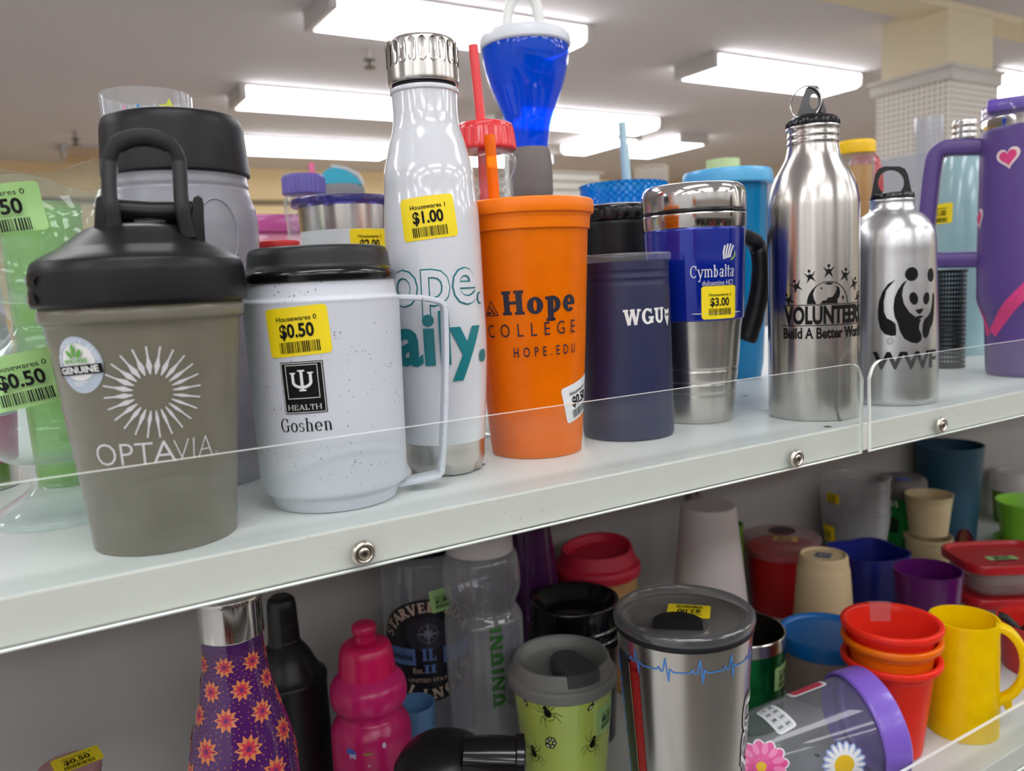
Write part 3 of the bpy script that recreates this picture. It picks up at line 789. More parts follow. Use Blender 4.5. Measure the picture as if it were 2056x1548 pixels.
b = t.Ps([(998, 122), (986, 126), (974, 128), (967, 146), (940, 147), (610, 158), (602, 160), (598, 152), (575, 150), (560, 149)]); b[0] = (b[0][0], 0)
t.lathe('body', [(0, 0)] + fil(b, .002) + [(0, b[-1][1])], SPK, 96)
ld = t.Ps([(568, 150), (566, 153), (556, 156), (548, 154), (541, 147), (536, 144), (512, 142), (503, 138), (499, 128), (500, 110)])
t.lathe('lid', [(0, ld[0][1])] + fil(ld, .0012) + [(0, ld[-1][1])], solid('lid_black_satin', (32, 32, 33), .42, .35, amt=.06))
t.lathe('lid_rim', fil(t.Ps([(569, 148), (568, 154.5), (556, 157.5), (548, 155), (542, 148)]), .001), BLKG, keep=False)
hp = [(760, 600), (810, 598), (850, 600), (880, 606), (889, 612), (892, 625), (894, 700), (893, 800), (889, 900), (885, 945), (879, 953), (850, 960), (820, 966), (790, 972), (760, 976)]
t.tube('handle', [t.pt(*p) for p in hp], .002, SPK, 16, flat=(.0145, .0032), up=tuple(t.d) + (0,))
ph, z = t.hit(596, 667); t.price(t.wrap(ph, z, 3.5), '$0.50', seed=3)
ph, z = t.hit(609, 780)
u = .00001
Wd, Hd = .0107, .0128
tri = [rect(-.0007, -.0033, .0007, .0062), rect(-.0017, .0056, .0017, .0064), rect(-.0017, -.0040, .0017, -.0032)]
for s in (-1, 1): tri += [rect(s * .0043 - .0007, .0002, s * .0043 + .0007, .0048), rect(s * .0043 - .0014, .0045, s * .0043 + .0014, .0052)]
tri += arc(0, .0006, (.0050, .0034), (.0036, .0020), 180, 360, 16)
def frame(w, h, e): return [rect(-w, -h, w, -h + e), rect(-w, h - e, w, h), rect(-w, -h, -w + e, h), rect(w - e, -h, w, h)]
fr_ = [[(x, y + .0030) for x, y in p] for p in frame(.0079, .0083, .0003)]
tri = [[(x * 1.0, y + .0024) for x, y in p] for p in tri]
t.decal('square_logo', [([rect(-Wd, -Hd, Wd, Hd)], 0), (frame(Wd - .0005, Hd - .0005, .0003), 1), (fr_, 1), (tri, 1), (slab('HEALTH', .0026, .0168, at=(0, -.0108), t=.13, thin=.05, ser=.07), 1)], [INK, WHT], t.wrap(ph, z, 1.5))
ph, z = t.hit(615, 868)
t.decal('lettering', [(slab('Goshen', .0066, .0265, t=.17, thin=.045, ser=.06), 0)], INK, t.wrap(ph, z, 1))

# ---- white steel bottle
t = Thing('water_bottle', 'tall white bottle with ridged steel cap and teal lettering', 'bottle', base(822, 971, 959))
GLW = solid('enamel_white', (210, 213, 218), .12, amt=.01, coat=.5)
q = t.Ps([(938, 71), (925, 78), (890, 80), (880, 82), (700, 96), (600, 96), (500, 96), (430, 95), (390, 92), (350, 90), (320, 83), (290, 76), (262, 68), (235, 65), (195, 66)])
k = sp(q[3:14], 5)
t.lathe('body', [(k[0][0] - .001, k[0][1])] + k + [q[14]] + fil([t.P(194, 66), t.P(192, 69), t.P(184, 69), t.P(182, 65)], .0008) + [(0, t.P(182, 60)[1])], GLW, 96)
body = t.surf
bs = [(0, .003), (q[0][0] * .7, 0.0015), (q[0][0] * .9, 0)] + fil([(q[0][0], .0006), q[1], q[2], q[3]], .002)
def dent(r, z, a): return (r, z + (.0028 * max(0, math.cos(6 * a)) ** 4 if z < .006 and r > .02 else 0))
t.lathe('steel_base', bs, SS, 96, mod=dent, keep=False)
t.lathe('gasket', [t.P(184, 60), t.P(183, 64), t.P(174, 64), t.P(172, 60)], BLKM, keep=False)
cp = t.Ps([(176, 66), (176, 71), (170, 72.5), (105, 72), (92, 71), (86, 66), (84, 58)])
zc0, zc1 = cp[4][1] - .0135, cp[4][1] - .001
capo = t.lathe('cap', [(0, cp[0][1])] + fil(cp, .0012) + [(0, cp[-1][1])], SS, 96, keep=False)
bm = bmesh.new()
N = 22
for k_ in range(N):
    a = 2 * PI * k_ / N
    pts = ell(0, 0, .0022, .0068, 20)
    lo = []; hi = []
    for (u_, v_) in [(max(-.0022, min(.0022, 1.4 * x)), y) for x, y in pts]:
        for lst, s_, rr in ((lo, 1.0, .0004), (hi, .62, .00005)):
            aa = a + u_ * s_ / cp[3][0]
            lst.append(bm.verts.new(((cp[3][0] + rr) * math.cos(aa), (cp[3][0] + rr) * math.sin(aa), (zc0 + zc1) / 2 + v_ * (1 if s_ == 1 else .84))))
    for i in range(20): bm.faces.new((lo[i], lo[(i + 1) % 20], hi[(i + 1) % 20], hi[i]))
    bm.faces.new(hi)
tag(finish('grip_ridge', bm, SSP, capo, 40), kind='stuff')
TEAL = solid('print_teal', (6, 118, 126), .4, amt=.03)
ph, z = t.hit(853, 613)
t.decal('lettering', [(text('hope.', .0285, .080, bold=.026, spacing=1.0), 0), (text('hope.', .0285, .0794, bold=.006, spacing=1.0), 1),
                      (text('daily.', .0285, .080, at=(0, -.0335), bold=.03), 0)], [TEAL, GLW], t.wrap(ph, z, 0))
ph, z = t.hit(860, 438); t.price(t.wrap(ph, z, 5), '$1.00', 'Housewares 1', seed=5)

# ---- orange cup with straw
t = Thing('straw_cup', 'translucent orange plastic cup with dark college lettering and orange straw', 'cup', base(989, 1168, 925) + Vector((.0025, .004, 0)))
ORG = clear('plastic_orange', (255, 170, 20), .22, .66, (255, 140, 0), 1.45, refl=.6)
b = t.Ps([(906, 89), (880, 92), (700, 106), (468, 121)]); b[0] = (b[0][0], 0)
t.lathe('body', shell([(0, 0), (b[0][0] - .002, 0)] + b + [t.P(455, 121)], .0014), ORG, 96)
lidp = t.Ps([(468, 122), (467, 125), (445, 126.5), (444, 127.5), (438, 128), (437, 134), (424, 135), (411, 134.5), (408, 130), (410, 118)])
t.lathe('lid', fil(lidp, .0007) + [(0, lidp[-1][1])], solid('plastic_orange_lid', (246, 122, 0), .34, .35, amt=.03), 96, keep=False)
t.tube('straw', [t.pt(994, 640, -.004), t.pt(993, 408, -.004), t.pt(983, 273, -.004)], .0036, ORG, 16)
DK = solid('print_navy', (30, 26, 44), .45)
t.surf = [(0, 0)] + b
ph, z = t.hit(1093, 630)
tri = pline([(0, .0088), (.0052, 0), (-.0052, 0), (0, .0088)], .0006) + [ell(0, .0088, .0005, .0005, 8), [(-.0048, .0005), (-.001, .0008), (-.0005, .0024), (-.002, .0018), (-.004, .003)]] + [stroke(-.002, .006, .0018, .0014, .0007), stroke(.0012, .0046, -.0006, .0014, .0006)] + pline([(.0012, .0018), (.0028, .0010)], .0009)
tri = [[(x - .0344, y + .0003) for x, y in p] for p in tri]
L1 = text('COLLEGE', .0080, .061, at=(-.0085, -.0135), bold=.0, spacing=1.9)
L2 = text('HOPE.EDU', .0058, .0425, at=(.0005, -.0262), bold=.012, spacing=1.9)
t.decal('lettering', [(slab('Hope', .0148, .0495, at=(-.0015, 0), t=.28, thin=.13), 0), (tri, 0), (L1, 0), (L2, 0)], DK, t.wrap(ph, z, 1.0))
ph, z = t.hit(1163, 800); t.price(t.wrap(ph, z, 14), '$0.50', mat='white', seed=9, label='white price sticker curling round the side')

# ---- navy tumbler with clear lid
t = Thing('tumbler', 'short matte navy tumbler with flat clear lid and white lettering', 'tumbler', base(1171, 1353, 888))
NAVY = solid('powder_navy', (30, 35, 72), .42, amt=.04, scale=300)
b = t.Ps([(870, 89), (866, 91), (850, 91.5), (575, 90.5), (568, 89.5), (564, 89.5), (560, 90.5), (552, 89.5), (548, 89.5), (545, 90.5), (528, 90)]); b[0] = (b[0][0], 0)
t.lathe('body', [(0, 0)] + fil(b, .0006) + [(0, b[-1][1])], NAVY, 96)
t.lathe('lid', [(0, t.P(527, 90)[1])] + fil(t.Ps([(527, 92), (525, 95), (515, 95.5), (512, 94), (513, 86)]), .0006) + [(0, t.P(518, 80)[1])], CLRT, 96, keep=False)
ph, z = t.hit(1296, 652)
owl = [ell(.0205, .0045, .0032, .0040, 20), [(.0172, .0095), (.0178, .0060), (.0200, .0075)], [(.0238, .0095), (.0232, .0060), (.0210, .0075)], [(.0185, .001), (.0225, .001), (.0205, -.003)]]
t.decal('lettering', [(slab('WGU', .0104, .0310, at=(.001, 0), t=.26, thin=.14, ser=.08), 0), (owl, 0), ([ell(.0191, .0050, .0010, .0010, 12), ell(.0219, .0050, .0010, .0010, 12)], 1)], [WHT, NAVY], t.wrap(ph, z, 1))

# ---- blue and steel travel tumbler
t = Thing('travel_tumbler', 'blue and steel travel tumbler with chrome lid and black open handle', 'tumbler', base(1328, 1472, 853))
b = t.Ps([(841, 70), (830, 73), (790, 78), (784, 77.5), (780, 79), (768, 80), (763, 79), (759, 81), (742, 83), (737, 82), (733, 84), (660, 91), (642, 94)]); b[0] = (b[0][0], 0)
t.lathe('lower_body', [(0, 0)] + fil(b, .0006) + [(0, b[-1][1])], SS, 96)
lower = t.surf
BLU = solid('sleeve_blue', (10, 40, 158), .1, metal=.35, coat=.8, amt=.03)
bl = t.Ps([(642, 95), (640, 97.5), (560, 100), (466, 103.5), (463, 102)])
t.lathe('sleeve', [(0, bl[0][1])] + fil(bl, .0006) + [(0, bl[-1][1])], BLU, 96, keep=False)
t.lathe('collar', fil(t.Ps([(464, 102), (463, 104), (436, 106), (434, 104), (434, 98)]), .0008), SSP, 96, keep=False)
t.lathe('gasket', fil(t.Ps([(438, 100), (436, 104.5), (428, 105), (426, 100)]), .0006), BLKG, 96, keep=False)
cp = t.Ps([(428, 102), (427, 105.5), (395, 105.5), (383, 102), (376, 94), (375, 80)])
t.lathe('lid', [(0, cp[0][1])] + fil(cp, .003, 4) + [(0, cp[-1][1])], SSP, 96, keep=False)
hp = [(1478, 470), (1500, 476), (1518, 486), (1530, 512), (1531, 560), (1526, 600), (1516, 640), (1505, 672), (1500, 684)]
hw = [.0055, .006, .0068, .0072, .0075, .0078, .0085, .009, .0075]
kk = sp(hp, 3)
t.tube('handle', [t.pt(p[0] - 4, p[1], .045 * min(1, (i + 2) / 9)) for i, p in enumerate(kk)], [hw[min(8, i // 3)] for i in range(len(kk))], solid('rubber_black', (20, 20, 21), .45), 18)
t.surf = bl
ph, z = t.hit(1439, 557)
LG = solid('print_lime', (158, 196, 84), .45)
lf = []
for i in range(4):
    lf += pline([(.0058 + .0017 * i, .0125 + .0004 * i), (.0054 + .0022 * i, .0175), (.0066 + .0026 * i, .0222 + .0010 * (1.5 - abs(i - 1.5)))], .0013)
l2 = []
for i in range(3):
    l2 += pline([(.0118 + .0012 * i, .0118 + .0010 * i), (.0142 + .0008 * i, .0140 + .0012 * i - .0006), (.0158 - .0002 * i, .0172 + .0014 * i - .002)], .0009)
t.decal('lettering', [(slab('Cymbalta', .0084, .0345, at=(-.0018, 0), t=.14, thin=.06, ser=.05) + text('duloxetine HCl', .0038, .0245, at=(.0015, -.0060), bold=-.01) + lf + [rect(-.0185, -.0262, .0235, -.0257)], 0), (l2, 1)], [WHT, LG], t.wrap(ph, z, 0))
ph, z = t.hit(1446, 608); t.price(t.wrap(ph, z, 0), '$3.00', 'Housewares 3', w=.028, h=.0238, seed=12)

# ---- tall steel bottle
t = Thing('water_bottle', 'tall brushed steel bottle with black volunteer print and ring on its lid', 'bottle', base(1542, 1724, 849))
q = t.Ps([(833, 89), (828, 91), (600, 93), (430, 94), (405, 93), (380, 88), (355, 78), (335, 66), (318, 57), (303, 53), (296, 52)]); q[0] = (q[0][0], 0)
nk = fil(t.Ps([(296, 51.5), (292, 51.5), (290, 53), (286, 53), (284, 51.5), (279, 51.5), (277, 53), (273, 53), (271, 51.5), (264, 51.5), (262, 55), (257, 55), (255, 51)]), .0005, 2)
t.lathe('body', [(0, 0)] + q[:3] + sp(q[2:11], 5)[1:] + nk + [(0, nk[-1][1])], SS, 96)
cp = t.Ps([(258, 50), (256, 54), (246, 54), (238, 46), (234, 36)])
t.lathe('cap', [(0, cp[0][1])] + fil(cp, .0008) + [(0, cp[-1][1])], BLKG, 96, mod=ribbed(40, .0005, cp[1][1] - .001, cp[2][1] + .001), keep=False)
hz = [(1598, 240), (1606, 215), (1612, 195), (1618, 178), (1628, 172), (1642, 173), (1648, 184), (1654, 208), (1664, 240)]
A = [t.pt(*p, -.006) for p in hz]; B = [t.pt(*p, .006) for p in hz]
bm = bmesh.new(); va = [bm.verts.new(p) for p in A]; vb = [bm.verts.new(p) for p in B]
hl = [(1634 + 9 * math.cos(a), 205 + 15 * math.sin(a)) for a in [2 * PI * k / 16 for k in range(16)]]
ha = [bm.verts.new(t.pt(*p, -.006)) for p in hl]; hb = [bm.verts.new(t.pt(*p, .006)) for p in hl]
for va_, ha_ in ((va, ha), (vb, hb)):
    es = [bm.edges.get((va_[i], va_[(i + 1) % len(va_)])) or bm.edges.new((va_[i], va_[(i + 1) % len(va_)])) for i in range(len(va_))] + [bm.edges.new((ha_[i], ha_[(i + 1) % 16])) for i in range(16)]
    bmesh.ops.triangle_fill(bm, edges=es, use_beauty=True)
for i in range(len(va)):
    j = (i + 1) % len(va); bm.faces.new((va[i], vb[i], vb[j], va[j]))
for i in range(16):
    j = (i + 1) % 16; bm.faces.new((ha[i], hb[i], hb[j], ha[j]))
t.bm('cap_loop', bm, BLKG, 40)
c0 = t.pt(1618, 208, -.008); rr = .0118
ax = (t.right.to_3d() * .9 + Vector((0, 0, 0)) + t.d.to_3d() * -.45).normalized()
t.tube('key_ring', [c0 + ax * rr * math.cos(a) + Vector((0, 0, 1)) * rr * math.sin(a) for a in [2 * PI * k / 40 for k in range(40)]], .0006, SSP, 8, closed=True)
ph, z = t.hit(1664, 612)
k = .349 * .637 / 1620
star = []
for (sx, sy, ang, hs) in ((-.0285, .0045, 30, 1), (-.0225, .0142, 22, 1), (-.0128, .0208, 10, 1), (0, .0240, 0, 1), (.0128, .0208, -10, 1), (.0225, .0142, -22, 1), (.0285, .0045, -30, 1)):
    c, s = math.cos(math.radians(ang)), math.sin(math.radians(ang))
    fig = [[(-.0042, .0030), (-.0012, .0006), (0, .0016), (.0012, .0006), (.0042, .0030), (.0016, -.0010), (.0032, -.0050), (0, -.0020), (-.0032, -.0050), (-.0016, -.0010)], ell(0, .0034, .0010, .0012, 12)]
    star += [[(sx + x * c - y * s, sy + x * s + y * c) for x, y in p] for p in fig]
G0 = .0005
glob = arc(0, G0, (.0150, .0160), (.0145, .0155), 0, 180, 24) + [[(-.0150, G0), (-.0085, G0), (-.0100, .004), (-.0108, .0075), (-.0095, .0115), (-.0078, .0135), (-.0110, .0112), (-.0138, .007)],
     [(-.0060, G0), (-.004, .003), (-.0018, .0028), (-.0005, .0048), (.0025, .0050), (.0045, .0075), (.0062, .0110), (.0050, .0128), (.0075, .0120), (.0085, .0085), (.0078, .0050), (.0060, .0030), (.0065, G0)],
     [(-.0035, .0148), (0, .0158), (.0035, .0150), (.0012, .0138)], [(-.0060, .0125), (-.0040, .0118), (-.0052, .0105)], [(.0105, .0060), (.0118, .0050), (.0112, .0028), (.0100, .0040)]]
t.decal('printed_logo', [(star + glob + [rect(-.0335, -.0004, .0335, .0002), rect(-.0335, -.0152, .0335, -.0146)] + text('VOLUNTEERS', .0118, .0640, at=(0, -.0134), bold=.04) + text('Build A Better World', .0074, .0655, at=(0, -.0242), bold=.03), 0)], INK, t.wrap(ph, z, 0), step=.0025)

# ---- aluminium bottle with the bear print
t = Thing('water_bottle', 'short aluminium bottle with black loop stopper and black and white bear print', 'bottle', base(1692, 1882, 819))
AL = steel('aluminium_satin', (208, 209, 210), .3, .4)
q = t.Ps([(803, 92), (796, 95), (700, 95), (520, 90), (490, 89.5), (465, 85), (448, 75), (436, 64), (424, 48), (412, 45)]); q[0] = (q[0][0], 0)
t.lathe('body', [(0, 0)] + fil(q[:3], .002) + sp(q[2:], 5)[1:] + fil(t.Ps([(409, 45), (408, 47), (402, 47), (401, 40)]), .0006) + [(0, t.P(401, 30)[1])], AL, 96)
cp = t.Ps([(404, 38), (403, 46), (391, 45), (389, 38)])
sp0 = t.lathe('stopper', [(0, cp[0][1])] + fil(cp, .0008) + [(0, cp[-1][1])], BLKG, 64, keep=False)
hz = [(1747, 404), (1757, 352), (1764, 340), (1776, 335), (1806, 335), (1817, 340), (1823, 351), (1834, 402)]
hl = [(1789 + 26 * math.cos(a), 368 + 25 * math.sin(a)) for a in [2 * PI * k / 24 for k in range(24)]]
bm = bmesh.new()
V = {}
for s, dp in ((0, -.0085), (1, .0085)):
    V[s] = ([bm.verts.new(t.pt(*p, dp)) for p in hz], [bm.verts.new(t.pt(*p, dp)) for p in hl])
    es = []
    for lst in V[s]:
        es += [bm.edges.new((lst[i], lst[(i + 1) % len(lst)])) for i in range(len(lst))]
    bmesh.ops.triangle_fill(bm, edges=es, use_beauty=True)
for li in (0, 1):
    A, B = V[0][li], V[1][li]
    for i in range(len(A)):
        j = (i + 1) % len(A); bm.faces.new((A[i], B[i], B[j], A[j]))
t.bm('loop', bm, BLKG, 40, sp0)
def zz(pts): return [((x - 650) * .478 * .675 / 1620, (1000 - y) * .478 * .675 / 1620) for x, y in pts]
bear = [zz(ell(650, 871, 26, 27, 20)), zz(ell(744, 878, 19, 27, 20)), zz(ell(658, 966, 17, 25, 20, -14)), zz(ell(716, 968, 15, 24, 20, 10)), zz([(666, 1010), (698, 1006), (694, 1018), (683, 1028), (672, 1022)]), zz([(664, 1038), (682, 1034), (700, 1036), (690, 1044), (676, 1047)]),
        zz([(632, 893), (615, 905), (598, 930), (586, 960), (582, 1000), (587, 1035), (598, 1060), (606, 1092), (622, 1122), (648, 1138), (672, 1142), (688, 1132), (690, 1112), (678, 1085), (682, 1060), (688, 1050), (668, 1042), (640, 1018), (620, 985), (613, 950), (618, 918)]),
        zz([(590, 888), (562, 905), (542, 935), (530, 970), (526, 1010), (528, 1045), (536, 1080), (552, 1102), (576, 1110), (592, 1108), (593, 1085), (590, 1062), (578, 1050), (560, 1040), (549, 1015), (547, 975), (556, 930)]),
        zz([(758, 945), (752, 985), (740, 1020), (722, 1040), (706, 1048), (697, 1070), (695, 1100), (700, 1120), (712, 1124), (724, 1112), (734, 1085), (745, 1075), (756, 1050), (764, 1000), (766, 960)])]
ph, z = t.hit(1520 + 650 * .478, 140 + 1000 * .478)
t.surf = q
cpy = arc(*zz([(572, 1130)])[0], (.0022, .0026), (.0018, .0022), 0, 360, 14) + text('c', .0024, at=(zz([(572, 1130)])[0][0], zz([(572, 1130)])[0][1] - .001), bold=0)
t.decal('printed_logo', [(bear + cpy + text('WWF', .0128, .052, at=(zz([(640, 0)])[0][0], zz([(0, 1240)])[0][1]), bold=.03), 0)], INK, t.wrap(ph, z, 0))

# ---- big purple tumbler
t = Thing('handled_tumbler', 'big purple handled tumbler with heart stickers and steel rim', 'tumbler', base(1976, 2148, 763))
PUR = solid('powder_purple', (88, 63, 130), .4, amt=.04, scale=400)
b = t.Ps([(750, 83), (745, 86), (738, 87), (640, 93), (605, 108), (595, 110), (540, 112), (420, 113), (262, 113), (256, 111)]); b[0] = (b[0][0], 0)
t.lathe('body', [(0, 0)] + fil(b, .003) + [(0, b[-1][1])], PUR, 96)
body = t.surf
t.lathe('steel_rim', fil(t.Ps([(258, 111), (257, 112), (236, 112), (234, 108)]), .0006), SSP, 96, keep=False)
LAV = clear('plastic_lavender', (240, 236, 250), .05, .14, (190, 180, 220))
t.lathe('lid', [(0, t.P(236, 100)[1])] + fil(t.Ps([(236, 112), (234, 114), (212, 113), (205, 108), (206, 95)]), .001) + [(0, t.P(208, 80)[1])], LAV, 96, keep=False)
c = t.pt(2060, 222, -.018)
t.box('lid_slider', (c.x, c.y, c.z + .006), (.062, .03, .012), solid('slider_purple', (104, 74, 172), .3), .003, Matrix.Rotation(t.phi + PI / 2, 3, 'Z'))
hp = sp([(1975, 296), (1930, 297), (1897, 300), (1880, 312), (1873, 340), (1866, 400), (1860, 460), (1858, 500), (1864, 518), (1885, 523), (1920, 523), (1965, 522)], 4)
t.tube('handle', [t.pt(*p) for p in hp], .009, PUR, 18, flat=(.022, .0155), up=tuple(t.d) + (0,))
PNK = solid('print_pink', (214, 58, 122), .5, amt=.12, scale=500); PKW = solid('sticker_cream', (226, 206, 202), .5)
def heart(s, cx=0, cy=0):
    o = []
    for k in range(32):
        a = 2 * PI * k / 32
        o.append((cx + s * 16 * math.sin(a) ** 3 / 16, cy + s * (13 * math.cos(a) - 5 * math.cos(2 * a) - 2 * math.cos(3 * a) - math.cos(4 * a)) / 16))
    return o
t.surf = body
ph, z = t.hit(2024, 316); t.decal('heart_sticker', [([heart(.0108)], 0), ([heart(.0078)], 1)], [PKW, PNK], t.wrap(ph, z, 8))
ph, z = t.hit(1966, 440); t.decal('heart_sticker', [([heart(.0105)], 0), ([heart(.0072)], 1)], [PKW, PNK], t.wrap(ph, z, 20))
ph, z = t.hit(1990, 672)
t.decal('ribbon_sticker', [([stroke(-.030, .046, -.004, -.001, .0075), stroke(.002, .001, .040, .052, .0105), ell(.020, .026, .007, .004, 14, 40)], 0)], PNK, t.wrap(ph, z, 0))
# ================================================================ upper shelf, back row
def Yp(px, py, Y, z0=0.0):
    p = ony(px, py, Y); return (p.x, Y, z0)
# ---- two stacked clear glasses with wavy rims
GLS = clear('plastic_clear_cup', (248, 252, 251), .03, .04, edge=.45)
def wavy_glass(label, pos, z0):
    t = Thing('stemmed_glass', label, 'glass', (pos[0], pos[1], z0), 'stacked clear wavy glasses')
    o = sp([(.0296, .0012), (.0288, .0035), (.0215, .0085), (.0135, .0145), (.0112, .0200), (.0140, .0265), (.0245, .0345), (.0312, .0425), (.0332, .0530), (.0330, .0640), (.0322, .0740), (.0335, .0850), (.0362, .0945)], 6)
    def mod(r, z, a):
        k = max(0, min(1, (z - .035) / .06))
        return r * (1 + .05 * k * math.cos(3 * a + .6)), z + .0055 * k * k * math.cos(3 * a + 1.4)
    inner = [(max(r - .0016, .0002), z) for r, z in reversed(o) if z > .03]
    k_ = 1.16; o = [(r * k_, z * 1.02) for r, z in o]; inner = [(r * k_, z * 1.02) for r, z in inner]
    t.lathe('body', [(0, 0), (.0290 * k_, 0)] + o + inner + [(0, inner[-1][1])], GLS, 96, mod=mod)
    t.surf = o
    return t
gp = onz(128, 1033, 0)
g0 = wavy_glass('clear wavy glass standing on the shelf under another one', gp, 0)
g1 = wavy_glass('clear wavy glass stacked in another one, cut off green sticker near its rim', gp, zat(gp.x, gp.y, 358) - .0945)
ph, z = g0.hit(40, 705); g0.price(g0.wrap(ph, .0760, 10, .0026), '$0.50', mat='green', w=.0335, h=.0260, seed=21)
ph, z = g1.hit(4, 425); g1.price(g1.wrap(ph, .0745, 7, .0030), '$0.50', mat='green', w=.0335, h=.0225, seed=22)
GRT = clear('plastic_green_tint', (226, 246, 200), .12, .34, (170, 214, 124), 1.45)
t = Thing('tumbler', 'translucent lime green tumbler behind the stack of clear glasses', 'tumbler', Yp(140, 935, .575))
b = t.Ps([(935, 66), (900, 70), (412, 88)]); b[0] = (b[0][0], 0)
t.lathe('body', shell([(0, 0)] + b, .0015), GRT)
t = Thing('steel_bottle', 'pale lilac bottle with pink band and steel base at the left edge', 'bottle', Yp(-64, 930, .60))
b = t.Ps([(1000, 104), (930, 105)]); b[0] = (b[0][0], 0)
t.lathe('steel_base', [(0, 0)] + fil(b, .002) + [(0, b[-1][1])], SS)
c = t.Ps([(930, 104), (928, 106), (838, 116)]); t.lathe('band', [(0, c[0][1])] + c + [(0, c[-1][1])], solid('pink_paint', (206, 60, 126), .4), keep=False)
c = t.Ps([(838, 116), (700, 122), (560, 116), (520, 104), (490, 76), (480, 40)]); t.lathe('body', [(0, c[0][1])] + c + [(0, c[-1][1])], solid('lilac_paint', (206, 198, 226), .4), keep=False)
# ---- jar with black lid
t = Thing('protein_jar', 'frosted clear shaker jar with wide black lid behind the smoky shaker', 'jar', Yp(351, 300, .522))
b = t.Ps([(925, 128), (915, 136), (890, 139), (700, 148), (460, 158), (425, 155), (400, 147), (392, 146), (388, 144), (380, 146), (372, 144), (362, 144)]); b[0] = (b[0][0], 0)
FROST = clear('plastic_frosted', (212, 212, 218), .25, .42, (205, 204, 212), 1.45)
t.lathe('body', shell([(0, 0)] + fil(b, .0015), .002), FROST, 96)
def oval(t, px, py, rx, ry, r, mat):
    ph, z = t.hit(px, py); f = t.wrap(ph, z, 0, .0003)
    return t.tube('embossed_oval', [f(rx * math.cos(a), ry * math.sin(a), 0) for a in [2 * PI * k / 40 for k in range(40)]], r, mat, 8, closed=True)
oval(t, 440, 470, .0125, .0195, .0007, FROST)
c = t.Ps([(362, 144), (360, 151), (350, 151), (262, 146), (246, 140), (240, 128), (242, 100)])
t.lathe('lid', [(0, c[0][1])] + fil(c, .003, 4) + [(0, c[-1][1])], solid('lid_charcoal', (19, 20, 23), .42, .3, amt=.05), 96, keep=False)
# ---- tall clear cup with coloured stars
t = Thing('plastic_cup', 'tall clear ridged cup with small coloured stars behind the black lidded jar', 'cup', Yp(294, 205, .62))
b = t.Ps([(890, 66), (600, 78), (195, 94)]); b[0] = (b[0][0], 0)
t.lathe('body', shell([(0, 0)] + b, .0016), clear('plastic_clear_ridged', (248, 249, 251), .06, .10), 96, mod=ribbed(40, .0004))
def star5(s, cx, cy): return [(cx + (s if k % 2 == 0 else s * .5) * math.cos(PI / 2 + k * PI / 5), cy + (s if k % 2 == 0 else s * .5) * math.sin(PI / 2 + k * PI / 5)) for k in range(10)]
ph, z = t.hit(300, 224)
t.decal('star_print', [([star5(.006, -.0065, -.001)], 0), ([star5(.0075, .013, .002)], 1), ([star5(.004, -.015, 0)], 2), ([star5(.0028, .013, .002)], 2)], [solid('print_blue', (20, 120, 200), .4), solid('print_lemon', (200, 210, 60), .4), solid('print_rose', (220, 130, 170), .4)], t.wrap(ph, z, 0))
# ---- red lidded cup, pink box, mason bottle, teal flip bottle, steel tumbler
t = Thing('travel_cup', 'clear cup with pink contents and a flat red lid behind the speckled mug', 'cup', Yp(556, 492, .56))
b = t.Ps([(880, 36), (500, 44)]); b[0] = (b[0][0], 0)
t.lathe('body', [(0, 0)] + b + [(0, b[-1][1])], clear('plastic_pinkish', (220, 140, 145), .15, .6, (190, 70, 80)))
c = t.Ps([(500, 44), (499, 47), (488, 47), (486, 44)]); t.lathe('lid', [(0, c[0][1])] + fil(c, .001) + [(0, c[-1][1])], solid('lid_red', (196, 44, 42), .35), keep=False)
t = Thing('food_box', 'clear plastic box with pinkish purple lid far behind the speckled mug', 'box', Yp(548, 452, .92))
z1 = zat(t.X, t.Y, 470); z2 = zat(t.X, t.Y, 436)
t.box('body', (0, 0, z1 / 2), (.075, .06, z1), clear('plastic_pink_tint', (236, 196, 214), .1, .4, (226, 160, 196)), .004)
t.box('lid', (0, 0, (z1 + z2) / 2), (.085, .07, z2 - z1), clear('plastic_orchid', (220, 130, 190), .1, .6, (206, 110, 176)), .004)
t = Thing('mason_bottle', 'small clear mason style bottle with purple screw cap and pink straw', 'bottle', Yp(610, 375, .76))
b = t.Ps([(700, 38), (470, 40), (440, 42), (415, 44), (400, 42), (391, 36)]); b[0] = (b[0][0], -0.0)
dz = b[0][1]
t.lathe('body', shell([(0, 0)] + sp(b, 4), .0014), CLR)
c = t.Ps([(392, 42), (391, 43.5), (385, 43.5), (358, 43), (353, 40)])
t.lathe('cap', [(0, c[0][1])] + fil(c, .001) + [(0, c[-1][1])], solid('cap_violet', (92, 82, 156), .4), 96, mod=ribbed(28, .0006, c[1][1], c[3][1]), keep=False)
t.tube('straw', [t.pt(628, 640), t.pt(627, 353), t.pt(625, 328)], .0028, solid('straw_pink', (226, 110, 146), .4), 12)
t = Thing('water_bottle', 'grey bottle with shiny teal flip lid far behind the purple capped bottle', 'bottle', Yp(686, 385, 1.02))
b = t.Ps([(700, 40), (398, 42)]); b[0] = (b[0][0], 0)
t.lathe('body', [(0, 0)] + b + [(0, b[-1][1])], solid('tealish_grey', (84, 160, 168), .4))
c = t.Ps([(398, 46), (396, 47), (378, 47), (374, 44)]); t.lathe('collar', [(0, c[0][1])] + c + [(0, c[-1][1])], solid('collar_grey', (128, 128, 130), .4), keep=False)
pl = sp([(640, 372), (645, 352), (665, 337), (690, 341), (712, 354), (728, 374)], 4)
bm = bmesh.new(); A = [bm.verts.new(t.pt(*p, -.02)) for p in pl]; B = [bm.verts.new(t.pt(*p, .02)) for p in pl]
bm.faces.new(A); bm.faces.new(B[::-1])
